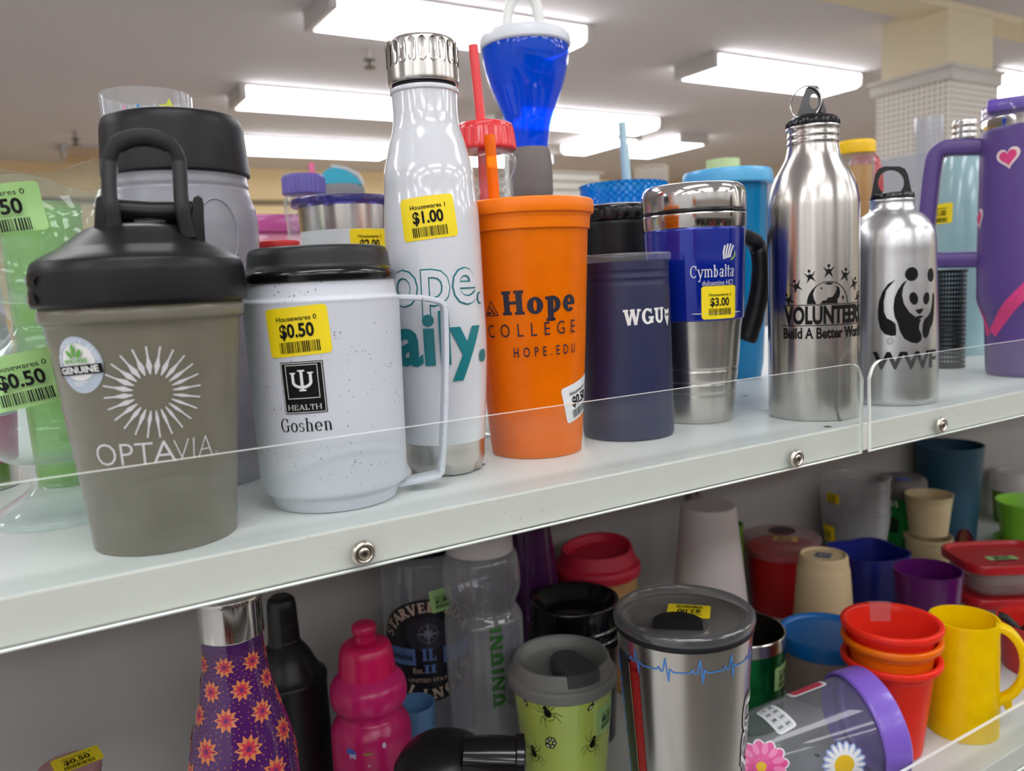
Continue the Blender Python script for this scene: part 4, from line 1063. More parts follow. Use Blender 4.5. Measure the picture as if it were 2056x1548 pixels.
for i in range(len(pl)):
    j = (i + 1) % len(pl); bm.faces.new((A[i], B[i], B[j], A[j]))
bmesh.ops.bevel(bm, geom=bm.edges[:], offset=.002, segments=2, affect='EDGES')
t.bm('flip_lid', bm, solid('lid_teal', (10, 160, 190), .15, coat=.5), 40)
t.tube('latch', [t.pt(664, 336, -.012), t.pt(695, 341, -.012), t.pt(718, 354, -.012), t.pt(728, 372, -.012)], .004, solid('latch_silver', (170, 172, 174), .3), 10)
t = Thing('tumbler', 'steel tumbler with white body and flat purple tinted lid behind the white bottle', 'tumbler', Yp(692, 410, .62))
b = t.Ps([(860, 62), (465, 92)]); b[0] = (b[0][0], 0)
t.lathe('body', [(0, 0)] + b + [(0, b[-1][1])], solid('powder_white', (206, 214, 216), .4), 96)
ph, z = t.hit(744, 492); t.price(t.wrap(ph, z, 0), '$2.00', 'Housewares 2', seed=31)
c = t.Ps([(466, 92.4), (420, 94), (415, 93), (414, 80)]); t.lathe('steel_band', fil(c, .0006), SS, 96, keep=False)
VIO = clear('plastic_violet_clear', (150, 144, 206), .05, .16, (120, 112, 190))
c = t.Ps([(416, 106), (413, 108), (404, 108), (401, 104), (402, 90)]); t.lathe('lid', [(0, c[0][1])] + fil(c, .0006) + [(0, c[-1][1])], VIO, 96, keep=False)
# ---- clear mini bottle with red cap and straw
t = Thing('mason_bottle', 'clear bottle with bright red cap and straw behind the orange cup', 'bottle', Yp(973, 280, .515))
b = t.Ps([(885, 40), (878, 45), (840, 46), (600, 50), (430, 53), (400, 53), (380, 52), (362, 53), (345, 60), (330, 62), (316, 58), (308, 50), (300, 49)]); b[0] = (b[0][0], 0)
t.lathe('body', shell([(0, 0)] + sp(b, 3), .0014), CLR, 80)
c = t.Ps([(306, 58), (304, 62.5), (296, 62.5), (266, 59), (254, 57), (250, 50)])
t.lathe('cap', [(0, c[0][1])] + fil(c, .001) + [(0, c[-1][1])], solid('cap_red', (224, 54, 58), .22, coat=.3), 96, mod=ribbed(34, .0005, c[1][1] - .001, c[3][1] + .001), keep=False)
t.tube('straw', [t.pt(984, 700), t.pt(966, 248), t.pt(950, 92)], .0034, solid('straw_red', (226, 58, 62), .3), 14)
ph, z = t.hit(968, 790)
t.decal('strawberry_print', [([ell(0, 0, .006, .0085, 20), ell(-.011, .014, .005, .007, 18)], 0), ([ell(.001, .009, .004, .0015, 10), ell(-.010, .022, .004, .0015, 10)], 1), ([ell(-.002 + .003 * (i % 2), -.004 + .003 * i, .0005, .0008, 8) for i in range(3)], 2)],
        [solid('print_red', (204, 28, 48), .4), solid('print_leaf', (50, 110, 40), .4), INK], t.wrap(ph, z, 0))
# ---- grey cup and the tall blue yard cup
t = Thing('drinking_cup', 'matte grey brown cup in front of the blue yard cup', 'cup', Yp(1066, 350, .60))
b = t.Ps([(800, 40), (700, 40), (402, 40), (396, 42), (360, 43.5), (330, 43), (305, 40), (300, 38.5)]); b[0] = (b[0][0], 0)
t.lathe('body', shell([(0, 0)] + sp(b, 3), .002), solid('clay_grey', (112, 104, 102), .55))
t = Thing('yard_cup', 'tall glossy blue yard cup with white lid and looped white straw', 'cup', Yp(1056, 130, .70))
BLT = clear('plastic_blue_clear', (60, 170, 255), .05, .36, (0, 120, 255), 1.5)
b = t.Ps([(800, 62), (780, 60), (640, 30), (500, 27), (420, 27), (330, 34), (300, 37), (270, 41), (240, 48), (210, 59), (180, 71), (150, 80), (120, 86), (95, 87.5), (85, 86)]); b[0] = (b[0][0], 0)
t.lathe('body', shell([(0, 0)] + sp(b, 4), .0018), BLT, 80)
c = t.Ps([(100, 88), (97, 92), (85, 92), (76, 90), (68, 80), (66, 55)])
t.lathe('lid', fil(c, .002) + [(0, c[-1][1])], solid('lid_white', (222, 226, 232), .3), 80, keep=False)
t.tube('straw', [t.pt(*p) for p in sp([(1030, 560), (1022, 300), (1018, 66), (1022, 20), (1034, -6), (1052, -14), (1070, -4), (1079, 22), (1083, 66), (1080, 150)], 6)], .0052, solid('straw_white', (224, 226, 222), .35), 14)
# ---- blue textured tumbler, black jar
t = Thing('tumbler', 'bright blue diamond textured tumbler with pale blue straw behind the black jar', 'tumbler', Yp(1252, 392, .66))
BLC = clear('plastic_sky_clear', (90, 200, 250), .08, .5, (16, 160, 235))
b = t.Ps([(780, 60), (415, 86), (372, 88)]); b[0] = (b[0][0], 0)
def diam(r, z, a):
    return r + .0007 * (math.cos(36 * a + 900 * z) + math.cos(36 * a - 900 * z)), z
bb = [(0, 0), (b[0][0], 0)] + [(b[0][0] + (b[1][0] - b[0][0]) * k / 40, b[1][1] * k / 40) for k in range(1, 41)] + [(b[1][0] + (b[2][0] - b[1][0]) * k / 8, b[1][1] + (b[2][1] - b[1][1]) * k / 8) for k in range(1, 9)]
t.lathe('body', shell(bb, .002), BLC, 216, mod=diam)
t.tube('straw', [t.pt(1282, 640), t.pt(1259, 370), t.pt(1254, 302), t.pt(1252, 290), t.pt(1249, 247)], [.0046, .0046, .0046, .0038, .0038], solid('straw_pale_blue', (172, 204, 214), .35), 14)
t = Thing('jar', 'black jar with ribbed screw lid between the orange cup and blue tumbler', 'jar', Yp(1240, 440, .56))
b = t.Ps([(820, 66), (812, 69), (470, 74), (452, 75), (445, 73)]); b[0] = (b[0][0], 0)
t.lathe('body', [(0, 0)] + fil(b, .001) + [(0, b[-1][1])], solid('jar_black', (20, 19, 21), .42, .35))
c = t.Ps([(446, 76), (444, 79), (425, 79), (417, 77), (414, 70)])
t.lathe('lid', [(0, c[0][1])] + fil(c, .001) + [(0, c[-1][1])], BLKG, 96, mod=ribbed(30, .0006, c[1][1], c[2][1]), keep=False)
# ---- blue pitcher behind the steel bottle, and what stands far behind
t = Thing('pitcher', 'translucent blue pitcher with pale blue lid left of the tall steel bottle', 'pitcher', Yp(1460, 360, .625))
b = t.Ps([(738, 62), (730, 67), (600, 74), (385, 80), (372, 81)]); b[0] = (b[0][0], 0)
t.lathe('body', shell([(0, 0)] + b, .002), clear('plastic_aqua', (110, 205, 235), .1, .5, (20, 165, 215)), 80)
c = t.Ps([(376, 88), (374, 92), (354, 91), (346, 88), (346, 60)])
t.lathe('lid', [(0, c[0][1])] + fil(c, .001) + [(0, c[-1][1])], solid('lid_sky', (88, 178, 226), .3), 80, keep=False)
t = Thing('plastic_cup', 'clear straight cup far behind the blue textured tumbler', 'cup', Yp(1308, 350, 1.0))
b = t.Ps([(640, 32), (334, 34)]); b[0] = (b[0][0], 0)
t.lathe('body', shell([(0, 0)] + b, .002), clear('plastic_clear_far', (244, 242, 240), .06, .22, (224, 216, 206)), 48, mod=ribbed(10, .0008))
t = Thing('plastic_cup', 'pale green cup far behind the pale blue pitcher lid', 'cup', Yp(1452, 335, 1.02))
b = t.Ps([(620, 30), (322, 34)]); b[0] = (b[0][0], 0)
t.lathe('body', shell([(0, 0)] + b, .002), solid('plastic_pale_green', (190, 216, 162), .4))
# white trays on a brown case across the shop
t = Thing('display_case', 'low brown display case carrying white trays across the shop', 'display case', (2.15, 3.2, -SH))
t.box('body', (0, 0, .975), (.62, .5, 1.95), solid('wood_brown', (92, 62, 46), .5, amt=.15, scale=9), .004)
for k in range(4):
    u = Thing('tray', ['white tray at the bottom of its pile on the brown case', 'second white tray from the bottom of its pile', 'third white tray from the bottom of its pile', 'white tray on top of its pile on the brown case'][k], 'tray', (2.10 - .02 * (k % 2), 3.2, .451 + .0365 * k), 'white trays')
    u.box('tray_body', (0, 0, .016), (.46, .38, .032), solid('tray_white', (226, 222, 212), .5), .004)
    u.box('tray_rim', (0, 0, .034), (.49, .41, .005), solid('tray_white', (226, 222, 212), .5), .002)
# ---- yellow lidded container, red thing
t = Thing('drink_container', 'clear beaker with yellow lid and yellow insert right of the tall steel bottle', 'container', Yp(1717, 300, .60))
b = t.Ps([(730, 36), (480, 38), (312, 40)]); b[0] = (b[0][0], 0)
t.lathe('body', shell([(0, 0)] + b, .0016), CLRT)
t.lathe('insert', shell([(0, t.P(470, 30)[1])] + t.Ps([(470, 33), (335, 35)]), .0016), clear('plastic_yellow_clear', (250, 206, 20), .1, .6, (246, 196, 10)), keep=False)
c = t.Ps([(312, 39), (311, 42), (290, 42), (285, 38)])
t.lathe('lid', [(0, c[0][1])] + fil(c, .001) + [(0, c[-1][1])], solid('lid_yellow', (246, 196, 12), .35), keep=False)
t = Thing('thermos', 'dark red round topped flask behind the yellow lidded beaker', 'flask', Yp(1736, 350, .70))
b = t.Ps([(700, 36), (400, 38), (350, 37), (325, 31), (310, 20), (304, 6)]); b[0] = (b[0][0], 0)
t.lathe('body', [(0, 0)] + b[:2] + sp(b[1:], 5)[1:] + [(0, b[-1][1])], solid('flask_red', (166, 26, 36), .3, coat=.3))
# ---- right end: pale bottle, mesh holder, clear cup
t = Thing('steel_bottle', 'pale blue grey bottle with open steel screw neck behind the purple handle', 'bottle', Yp(1936, 300, .565))
b = t.Ps([(728, 58), (700, 60), (450, 62), (400, 58), (350, 50), (318, 42), (296, 33), (285, 27)]); b[0] = (b[0][0], 0)
t.lathe('body', [(0, 0)] + b[:2] + sp(b[1:], 5)[1:] + [(0, b[-1][1])], solid('enamel_blue_grey', (150, 184, 190), .18, coat=.4))
c = t.Ps([(286, 25), (280, 25), (279, 27), (275, 27), (274, 25), (268, 25), (267, 27), (263, 27), (262, 25), (256, 25), (255, 27), (250, 27), (248, 25), (243, 25), (242, 20)])
t.lathe('screw_neck', fil(c, .0003, 1) + [(0, c[-1][1])], SSP, keep=False)
ph, z = t.hit(1888, 430); t.price(t.wrap(ph, z, 0), '$1.00', 'Housewares 1', seed=44)
def meshmat():
    m, nt, o = newmat('black_wire_mesh')
    bs = nd(nt, 'ShaderNodeBsdfPrincipled'); bs.inputs['Base Color'].default_value = lin((24, 24, 28)); bs.inputs['Roughness'].default_value = .45
    tr = nd(nt, 'ShaderNodeBsdfTransparent'); tc = nd(nt, 'ShaderNodeTexCoord'); sx = nd(nt, 'ShaderNodeSeparateXYZ'); nt.links.new(tc.outputs['Object'], sx.inputs[0])
    at = nd(nt, 'ShaderNodeMath', operation='ARCTAN2'); nt.links.new(sx.outputs[1], at.inputs[0]); nt.links.new(sx.outputs[0], at.inputs[1])
    def band(sock, k):
        a = nd(nt, 'ShaderNodeMath', operation='MULTIPLY'); a.inputs[1].default_value = k; f = nd(nt, 'ShaderNodeMath', operation='FRACT')
        g = nd(nt, 'ShaderNodeMath', operation='GREATER_THAN'); g.inputs[1].default_value = .42
        nt.links.new(sock, a.inputs[0]); nt.links.new(a.outputs[0], f.inputs[0]); nt.links.new(f.outputs[0], g.inputs[0]); return g.outputs[0]
    mu = nd(nt, 'ShaderNodeMath', operation='MULTIPLY'); nt.links.new(band(at.outputs[0], 6.0), mu.inputs[0]); nt.links.new(band(sx.outputs[2], 210), mu.inputs[1])
    mx = nd(nt, 'ShaderNodeMixShader'); nt.links.new(mu.outputs[0], mx.inputs[0]); nt.links.new(bs.outputs[0], mx.inputs[1]); nt.links.new(tr.outputs[0], mx.inputs[2]); nt.links.new(mx.outputs[0], o.inputs[0]); return m
t = Thing('pen_holder', 'black wire mesh holder below the purple handle', 'holder', Yp(1902, 640, .50))
b = t.Ps([(734, 38), (545, 38)]); b[0] = (b[0][0], 0)
t.lathe('mesh_wall', shell([(0, 0)] + b, .0012), meshmat())
t.tube('rim', [Vector((b[1][0] * math.cos(a), b[1][0] * math.sin(a), b[1][1])) for a in [2 * PI * k / 40 for k in range(40)]], .0014, BLKM, 8, closed=True)
t = Thing('plastic_cup', 'thin clear cup far behind left of the purple tumbler', 'cup', Yp(1866, 260, .92))
b = t.Ps([(600, 26), (236, 30)]); b[0] = (b[0][0], 0)
t.lathe('body', shell([(0, 0)] + b, .0015), clear('plastic_clear_haze', (240, 240, 244), .05, .12))
# grey end panel of the next shelf run
o = bpy.data.objects.new('shelf_end_panel', None); COL.objects.link(o); p = onx(1815, 312, 2.6); o.location = (2.6, p.y, 0)
tag(o, 'plain grey shelf end panel standing in front of the pillar', 'end panel')
bm = bmesh.new(); add_box(bm, (.02, 0, (SH + p.z) / 2), (.04, 1.3, SH + p.z), bevel=.004); finish('panel_face', bm, solid('panel_grey', (146, 146, 152), .5), o, 30)
bm = bmesh.new(); add_box(bm, (.02, 0, SH + p.z - .12), (.046, 1.3, .006)); finish('panel_seam', bm, solid('seam_grey', (176, 176, 180), .5), o, 30)
# ================================================================ lower shelf
Z = LOW
def rows0(t, pts):
    """profile rows, the last slope carried on down to the board"""
    q = t.Ps(pts)
    (r0, z0), (r1, z1) = q[0], q[1]
    k = (r1 - r0) / (z1 - z0) if abs(z1 - z0) > 1e-6 else 0
    return [(max(.008, r0 - k * z0), 0)] + [p for p in q if p[1] > .0015]
# ---- purple flowered bottle
t = Thing('water_bottle', 'purple bottle covered in orange flowers with plain steel cap', 'bottle', Yp(487, 1500, .51, Z))
q = t.Ps([(1548, 111), (1500, 107), (1450, 95), (1400, 80), (1350, 69), (1310, 64), (1272, 63)])
SATIN = solid('enamel_purple', (84, 34, 106), .12, coat=.5, amt=.03)
t.lathe('body', [(0, 0), (q[0][0] - .002, 0), (q[0][0] + .0005, .003), (q[0][0] + .001, .06)] + sp(q, 5) + [(0, q[-1][1])], SATIN, 96)
c = t.Ps([(1272, 66), (1270, 68), (1200, 67.5), (1192, 66), (1190, 58)])
t.lathe('cap', [(0, c[0][1])] + fil(c, .001) + [(0, c[-1][1])], SSP, 96, keep=False)
def star(cx, cy, n, r1, r0): return [(cx + (r1 if k % 2 == 0 else r0) * math.cos(PI * k / n), cy + (r1 if k % 2 == 0 else r0) * math.sin(PI * k / n)) for k in range(2 * n)]
L0, L1, L2, L3 = [], [], [], []
zr = []
row = 0; zc = .012; tops = q[-1][1] - .006
f0 = lambda z: t.rz(z)
bmf = bmesh.new()
FLO = [solid('print_apricot', (232, 138, 84), .3, coat=.3), solid('print_coral', (214, 58, 84), .3, coat=.3), solid('print_plum', (120, 40, 110), .3)]
fl_layers = []
while zc < tops:
    r = f0(zc); n = 7; s = r / .036
    for k in range(n):
        a = t.phi + (k + .5 * (row % 2)) * 2 * PI / n + .12
        fl_layers.append((a, zc, 0.0100 * min(1, .3 + .7 * s)))
    zc += .0200 * min(1, .4 + .6 * s); row += 1
bm = bmesh.new()
for a, zc, s in fl_layers:
    f = t.wrap(a, zc, 0, .0002)
    def put(poly, mi, layer):
        c = (sum(p[0] for p in poly) / len(poly), sum(p[1] for p in poly) / len(poly))
        cv = bm.verts.new(f(c[0], c[1], layer)); vs = [bm.verts.new(f(x, y, layer)) for x, y in poly]
        for i in range(len(vs)):
            fc = bm.faces.new((cv, vs[i], vs[(i + 1) % len(vs)])); fc.material_index = mi
    put(star(0, 0, 10, s, s * .62), 0, 0); put(star(0, 0, 8, s * .66, s * .36), 1, .6); put(star(0, 0, 8, s * .26, s * .14), 2, 1.2)
    for k in range(16):
        b_ = 2 * PI * k / 16 + .1; put(ell(s * 1.16 * math.cos(b_), s * 1.16 * math.sin(b_), s * .05, s * .05, 5), 0, 0)
tag(finish('flower_print', bm, FLO, t.root, None), kind='stuff')
# ---- black cocktail shaker
t = Thing('cocktail_shaker', 'matte black cocktail shaker bottle with domed top behind the purple bottle', 'bottle', Yp(585, 1450, .665, Z))
MB = solid('shaker_black', (17, 17, 18), .38, amt=.05)
q = rows0(t, [(1548, 80), (1375, 79)])
t.lathe('body', [(0, 0)] + fil(q, .003) + [(0, q[-1][1])], MB, 80)
q = t.Ps([(1376, 79), (1362, 81), (1356, 80), (1350, 72), (1335, 62), (1315, 52), (1298, 40), (1290, 33)])
t.lathe('dome', [(0, q[0][1])] + sp(q, 4) + [(0, q[-1][1])], MB, 80, keep=False)
q = t.Ps([(1291, 33), (1284, 33), (1282, 32), (1268, 32), (1266, 31.4), (1264, 32), (1250, 31), (1248, 30.6), (1246, 31), (1215, 30), (1203, 27), (1197, 18)])
t.lathe('cap', [(0, q[0][1])] + fil(q, .0008, 2) + [(0, q[-1][1])], MB, 80, keep=False)
# ---- pink sports bottle
t = Thing('sports_bottle', 'translucent pink sports bottle with push pull spout', 'bottle', Yp(747, 1480, .60, Z))
PK = clear('plastic_pink', (222, 56, 136), .25, .84, (220, 40, 120), 1.45)
q = rows0(t, [(1548, 81), (1480, 81)]) + t.Ps([(1452, 79), (1436, 70), (1426, 63), (1418, 64), (1404, 75), (1385, 78), (1366, 74), (1352, 62), (1346, 56)])
t.lathe('body', [(0, 0)] + sp(q, 4) + [(0, q[-1][1])], PK, 80)
PKC = solid('cap_magenta', (206, 16, 86), .32, amt=.04)
q = t.Ps([(1350, 56), (1348, 58), (1306, 54), (1293, 49), (1288, 40), (1286, 24)])
t.lathe('cap', [(0, q[0][1])] + fil(q, .002) + [(0, q[-1][1])], PKC, 80, mod=ribbed(36, .0002), keep=False)
q = t.Ps([(1288, 23), (1272, 21), (1268, 25), (1260, 26), (1252, 22), (1249, 12)])
t.lathe('spout', [(0, q[0][1])] + fil(q, .0012) + [(0, q[-1][1])], PKC, 48, keep=False)
ph, z = t.hit(735, 1515)
t.decal('small_print', [([ell(-.012, .001, .0045, .0028, 14, -20)], 0), (text('Ml', .004, at=(-.0105, -.004), bold=.02) + [ell(.0145, .0045, .0016, .0024, 12)] + text('v', .004, at=(.002, -.011)), 1), ([rect(-.002, -.001, .005, .001)], 2)],
        [solid('print_blue_small', (70, 90, 180), .4), solid('print_lilac_small', (206, 190, 220), .4), solid('print_olive_small', (150, 120, 60), .4)], t.wrap(ph, z, 0))
# ---- clear bottle with round black badge, pale blue cup behind the pink bottle
t = Thing('water_bottle', 'clear bottle with big round black badge print under the shelf', 'bottle', Yp(862, 1308, .712, Z))
q = rows0(t, [(1480, 84), (1400, 85)]) + t.Ps([(1240, 88), (1140, 88), (1110, 84), (1092, 70)])
CLD = clear('plastic_clear_dim', (246, 246, 248), .04, .09, edge=.5)
t.lathe('body', shell([(0, 0)] + fil(q, .003), .0016), CLD, 80)
q2 = t.Ps([(1100, 70), (1098, 76), (1070, 76), (1066, 60)]); t.lathe('cap', [(0, q2[0][1])] + fil(q2, .001) + [(0, q2[-1][1])], BLKM, 64, keep=False)
ph, z = t.hit(862, 1308); R_ = .0365
SLB = lambda ch, h: slab(ch, h, t=.26, thin=.14, ser=.05)
ring = on_arc(SLB, 'STARVED ROCK', .0072, .0275, 158, 22) + on_arc(SLB, 'ILLINOIS', .0072, .0342, 212, 328, inward=True) + [ell(-.0335, .0035, .0010, .0010, 10), ell(.0335, .0035, .0010, .0010, 10)]
comp = star(0, .0125, 4, .0085, .0016) + []
BADGE = [([ell(0, 0, R_, R_, 56)], 0), ([ell(0, .0120, .0160, .0115, 32)], 3), ([rect(-.0345, -.0100, -.0095, .0020), rect(.0095, -.0100, .0345, .0020)], 2), (ring, 1),
        (slab('IL', .0085, .010, at=(0, -.0065), t=.26, thin=.14) + slab('II', .0060, .008, at=(0, -.0155), t=.26, thin=.14), 2), ([star(0, .0125, 4, .0085, .0016), star(0, .0125, 8, .0050, .0020)] + arc(0, .0125, (.0065, .0065), (.0061, .0061), 0, 360, 24), 4),
        (text('Genuine', .0050, .0215, at=(-.0220, -.0060), bold=.01), 0), (text('Est.', .0036, at=(-.0078, -.0150)) + text('UNITED STATES', .0026, .030, at=(0, -.0215)), 1)]
BADGE = [([[(x * 1.4, y * 1.4) for x, y in p] for p in P_], mi) for P_, mi in BADGE]
t.decal('round_badge', BADGE,
        [solid('badge_black', (18, 16, 22), .4), solid('badge_cream', (204, 178, 160), .5), solid('badge_blue', (88, 116, 172), .5), solid('badge_charcoal', (44, 42, 54), .5), solid('badge_grey', (120, 120, 136), .5)], t.wrap(ph, z, 0))
ph, z = t.hit(886, 1204); t.price(t.wrap(ph, z, 5, .0012), '$1.00', 'Housewares 1', mat='green', w=.022, h=.022, seed=51)
t = Thing('plastic_cup', 'pale blue plastic cup behind the pink sports bottle', 'cup', Yp(838, 1500, .645, Z))
q = rows0(t, [(1500, 38), (1412, 42)]); t.lathe('body', shell([(0, 0)] + q, .0015), solid('plastic_pale_blue', (96, 140, 186), .35))
# ---- clear squeeze bottle with white cap and green print
t = Thing('squeeze_bottle', 'clear waisted bottle with white cap and green upright lettering', 'bottle', Yp(966, 1150, .63, Z))
q = rows0(t, [(1480, 76), (1420, 77)]) + t.Ps([(1260, 79), (1235, 78), (1222, 71), (1210, 66), (1198, 70), (1180, 77), (1150, 78), (1118, 75), (1104, 69)])
t.lathe('body', shell([(0, 0)] + sp(q, 3), .0016), CLD, 80)
q2 = t.Ps([(1106, 64), (1104, 67), (1060, 66), (1052, 58)]); t.lathe('cap', [(0, q2[0][1])] + fil(q2, .001) + [(0, q2[-1][1])], solid('cap_white', (206, 200, 198), .4), 64, keep=False)
ph, z = t.hit(1000, 1340)
GRN = solid('print_green', (40, 92, 36), .4)
P = [[(-y, x) for x, y in p] for p in slab('UNIUNI', .0115, .075, t=.3, thin=.2, ser=.03)]
t.decal('lettering', [([[(x + .0055, y) for x, y in p] for p in P], 0)], GRN, t.wrap(ph, z, 0))
# ---- dark purple bottle, cork cup, black lidded glass
t = Thing('water_bottle', 'dark purple bottle behind the clear waisted bottle', 'bottle', Yp(1066, 1112, .70, Z))
q = rows0(t, [(1250, 58), (1160, 52)]) + t.Ps([(1060, 42), (1020, 38)])
t.lathe('body', [(0, 0)] + sp(q, 3) + [(0, q[-1][1])], solid('enamel_aubergine', (70, 22, 74), .25, coat=.3))
t = Thing('travel_cup', 'cork wrapped cup with raised red silicone lid', 'cup', Yp(1198, 1120, .69, Z))
q = rows0(t, [(1250, 76), (1142, 81)])
CORK = solid('cork', (172, 128, 78), .75, amt=.22, scale=180, bump=.3)
t.lathe('body', [(0, 0)] + fil(q, .002) + [(0, q[-1][1])], CORK, 80)
RS = solid('silicone_red', (196, 30, 58), .5, amt=.04)
q = t.Ps([(1150, 82), (1148, 86), (1136, 88), (1128, 86), (1124, 78), (1106, 73), (1100, 71), (1100, 66), (1106, 62), (1118, 60)])
def tiltlip(r, z, a): return (r, z + (.006 * max(0, math.cos(a - t.phi - PI + .5)) if z > q[4][1] and r > .02 else 0))
t.lathe('lid', [(0, q[0][1])] + fil(q, .0012) + [(0, q[-1][1])], RS, 80, mod=tiltlip, keep=False)
t = Thing('glass_cup', 'glass cup with shiny black recessed lid behind the grey lidded cup', 'cup', Yp(1153, 1210, .615, Z))
q = rows0(t, [(1420, 76), (1285, 84)])
t.lathe('body', shell([(0, 0)] + q, .0022), clear('glass_smoky', (200, 198, 200), .04, .12, (90, 88, 92)))
q = t.Ps([(1284, 87), (1280, 92), (1266, 92), (1262, 89), (1256, 91), (1246, 91), (1242, 88), (1220, 88), (1204, 90), (1200, 88), (1202, 82), (1226, 66), (1230, 60)])
t.lathe('lid', [(0, q[0][1])] + fil(q, .001) + [(0, q[-1][1])], solid('lid_gloss_black', (8, 8, 9), .12, amt=.02), 80, keep=False)
# ---- lime cup with grey lid
t = Thing('travel_cup', 'lime green cup with spider drawings and grey sipping lid', 'cup', Yp(1128, 1348, .545, Z))
q = rows0(t, [(1548, 82), (1364, 100)])
t.lathe('body', [(0, 0)] + fil(q, .002) + [(0, q[-1][1])], solid('ceramic_lime', (186, 208, 92), .14, coat=.4, amt=.02), 96)
cup = t.surf
GL = solid('silicone_grey', (126, 126, 122), .5, amt=.03)
q = t.Ps([(1366, 104), (1364, 108), (1348, 110), (1342, 108), (1340, 101), (1318, 97), (1314, 94), (1316, 86), (1334, 78), (1338, 66)])
t.lathe('lid', [(0, q[0][1])] + fil(q, .0012) + [(0, q[-1][1])], GL, 96, keep=False)
bm = bmesh.new()
zt = q[6][1]; a0 = t.phi + .45; ro = q[4][0] + .0006
M = Matrix.Translation((0, 0, zt - .0095)) @ Matrix.Rotation(a0, 4, 'Z')
poly = [(ro * math.cos(a), ro * math.sin(a)) for a in [(-.34 + .68 * k / 8) for k in range(9)]] + [(ro * .72, .0135), (ro * .3, .014), (ro * .02, .0115), (-.004, .004), (-.004, -.005), (ro * .05, -.012), (ro * .3, -.014), (ro * .72, -.0135)]
add_prism(bm, poly, M, .0112)
bmesh.ops.bevel(bm, geom=[e for e in bm.edges if all(v.co.z > zt - .002 for v in e.verts)], offset=.001, segments=2, affect='EDGES')
t.bm('sip_tab', bm, solid('silicone_dark', (70, 70, 71), .5, amt=.04), 40)
t.surf = cup
def spider(cx, cy, s, rot=0):
    P = [ell(0, 0, .0026, .0034, 14), ell(0, .0044, .0017, .0017, 12)]
    for sg in (-1, 1):
        for i, (dx, dy, ex, ey) in enumerate(((.0045, .0055, .004, .0105), (.0065, .003, .0085, .0065), (.0065, -.002, .0088, -.006), (.0045, -.004, .006, -.0095))):
            P += [stroke(sg * .001, .002 - i * .001, sg * dx, dy, .0005), stroke(sg * dx, dy, sg * ex, ey, .0004)]
    P += arc(0, -.001, (.0048, .0052), (.0044, .0048), 190, 350, 10)
    c, s_ = math.cos(rot), math.sin(rot)
    return [[(cx + s * (x * c - y * s_), cy + s * (x * s_ + y * c)) for x, y in p] for p in P]
def chain(pts, s=1):
    K, Wt = [], []
    for (x0, y0), (x1, y1) in zip(pts, pts[1:]):
        a = math.degrees(math.atan2(y1 - y0, x1 - x0)); L = math.hypot(x1 - x0, y1 - y0)
        K.append(ell((x0 + x1) / 2, (y0 + y1) / 2, L * .62, .0015 * s, 14, a)); Wt.append(ell((x0 + x1) / 2, (y0 + y1) / 2, L * .34, .00062 * s, 10, a))
    return K, Wt
ph, z = t.hit(1135, 1460)
k = .69 / 1620
def U(px, py): return ((px - 1135) * k, (1460 - py) * k)
for p_, r_ in (((1103, 1434), .4), ((1192, 1508), -.3), ((1062, 1530), .2)):
    t.decal('spider_print', [(spider(*U(*p_), 1.15, r_), 0)], INK, t.wrap(ph, z, 0))
for pts in ([(1040, 1400), (1046, 1410), (1053, 1420), (1058, 1430)], [(1180, 1433), (1190, 1424), (1200, 1416), (1210, 1408), (1220, 1398)], [(1094, 1500), (1104, 1506), (1112, 1500), (1113, 1491), (1107, 1486), (1100, 1489), (1097, 1497)]):
    a, b = chain([U(*p) for p in pts], 1.3)
    t.decal('chain_print', [(a, 0), (b, 1)], [INK, solid('print_pale', (226, 230, 200), .4)], t.wrap(ph, z, 0))
ph, z = t.hit(1217, 1438); t.price(t.wrap(ph, z, 2), '$0.50', mat='green', w=.026, h=.024, seed=61)
# ---- steel tumbler with clear lid
t = Thing('tumbler', 'big brushed steel tumbler with clear lid and blue heartbeat line', 'tumbler', Yp(1372, 1240, .425, Z))
q = rows0(t, [(1535, 114), (1250, 138)]) + t.Ps([(1244, 138)])
t.lathe('body', shell([(0, 0)] + q, .003), SS, 110)
body = t.surf
c = t.Ps([(1250, 133), (1249, 137), (1240, 139.5), (1232, 141), (1226, 139), (1225, 133), (1228, 124), (1240, 112), (1243, 106)])
t.lathe('lid', [(0, c[0][1] - .001)] + fil(c, .0012) + [(0, c[-1][1])], clear('lid_clear', (240, 240, 241), .03, .22, (160, 156, 150), edge=.4), 110, mod=lambda r, z, a: (r, z + .003 * max(0, math.cos(a - t.phi - PI - .5)) ** 6 * (1 if z > c[5][1] - .001 and r > .035 else 0)), keep=False)
t.lathe('gasket', fil(t.Ps([(1254, 137), (1253, 140), (1245, 140.5), (1243, 136)]), .0004), BLKM, 96, keep=False)
t.lathe('lid_rim', fil(t.Ps([(1242, 136), (1243, 142), (1234, 144), (1226, 142), (1223, 137), (1225, 131), (1232, 129)]), .0012), clear('lid_rim_clear', (206, 208, 212), .03, .10, (150, 152, 158), ior=1.9, edge=.6), 110, keep=False)
zf = c[-1][1]; F2 = t.d; R2 = t.right
def flat(cx, cy, tilt, zz):
    c_, s_ = math.cos(math.radians(tilt)), math.sin(math.radians(tilt))
    def f(u, v, l):
        U_, V_ = cx + u * c_ - v * s_, cy + u * s_ + v * c_
        return Vector((R2.x * U_ + F2.x * V_, R2.y * U_ + F2.y * V_, zz + .0003 + .00015 * l))
    return f
t.price(flat(.004, .0135, 176, zf), '$2.00', 'Housewares 2', w=.0315, h=.024, seed=71)
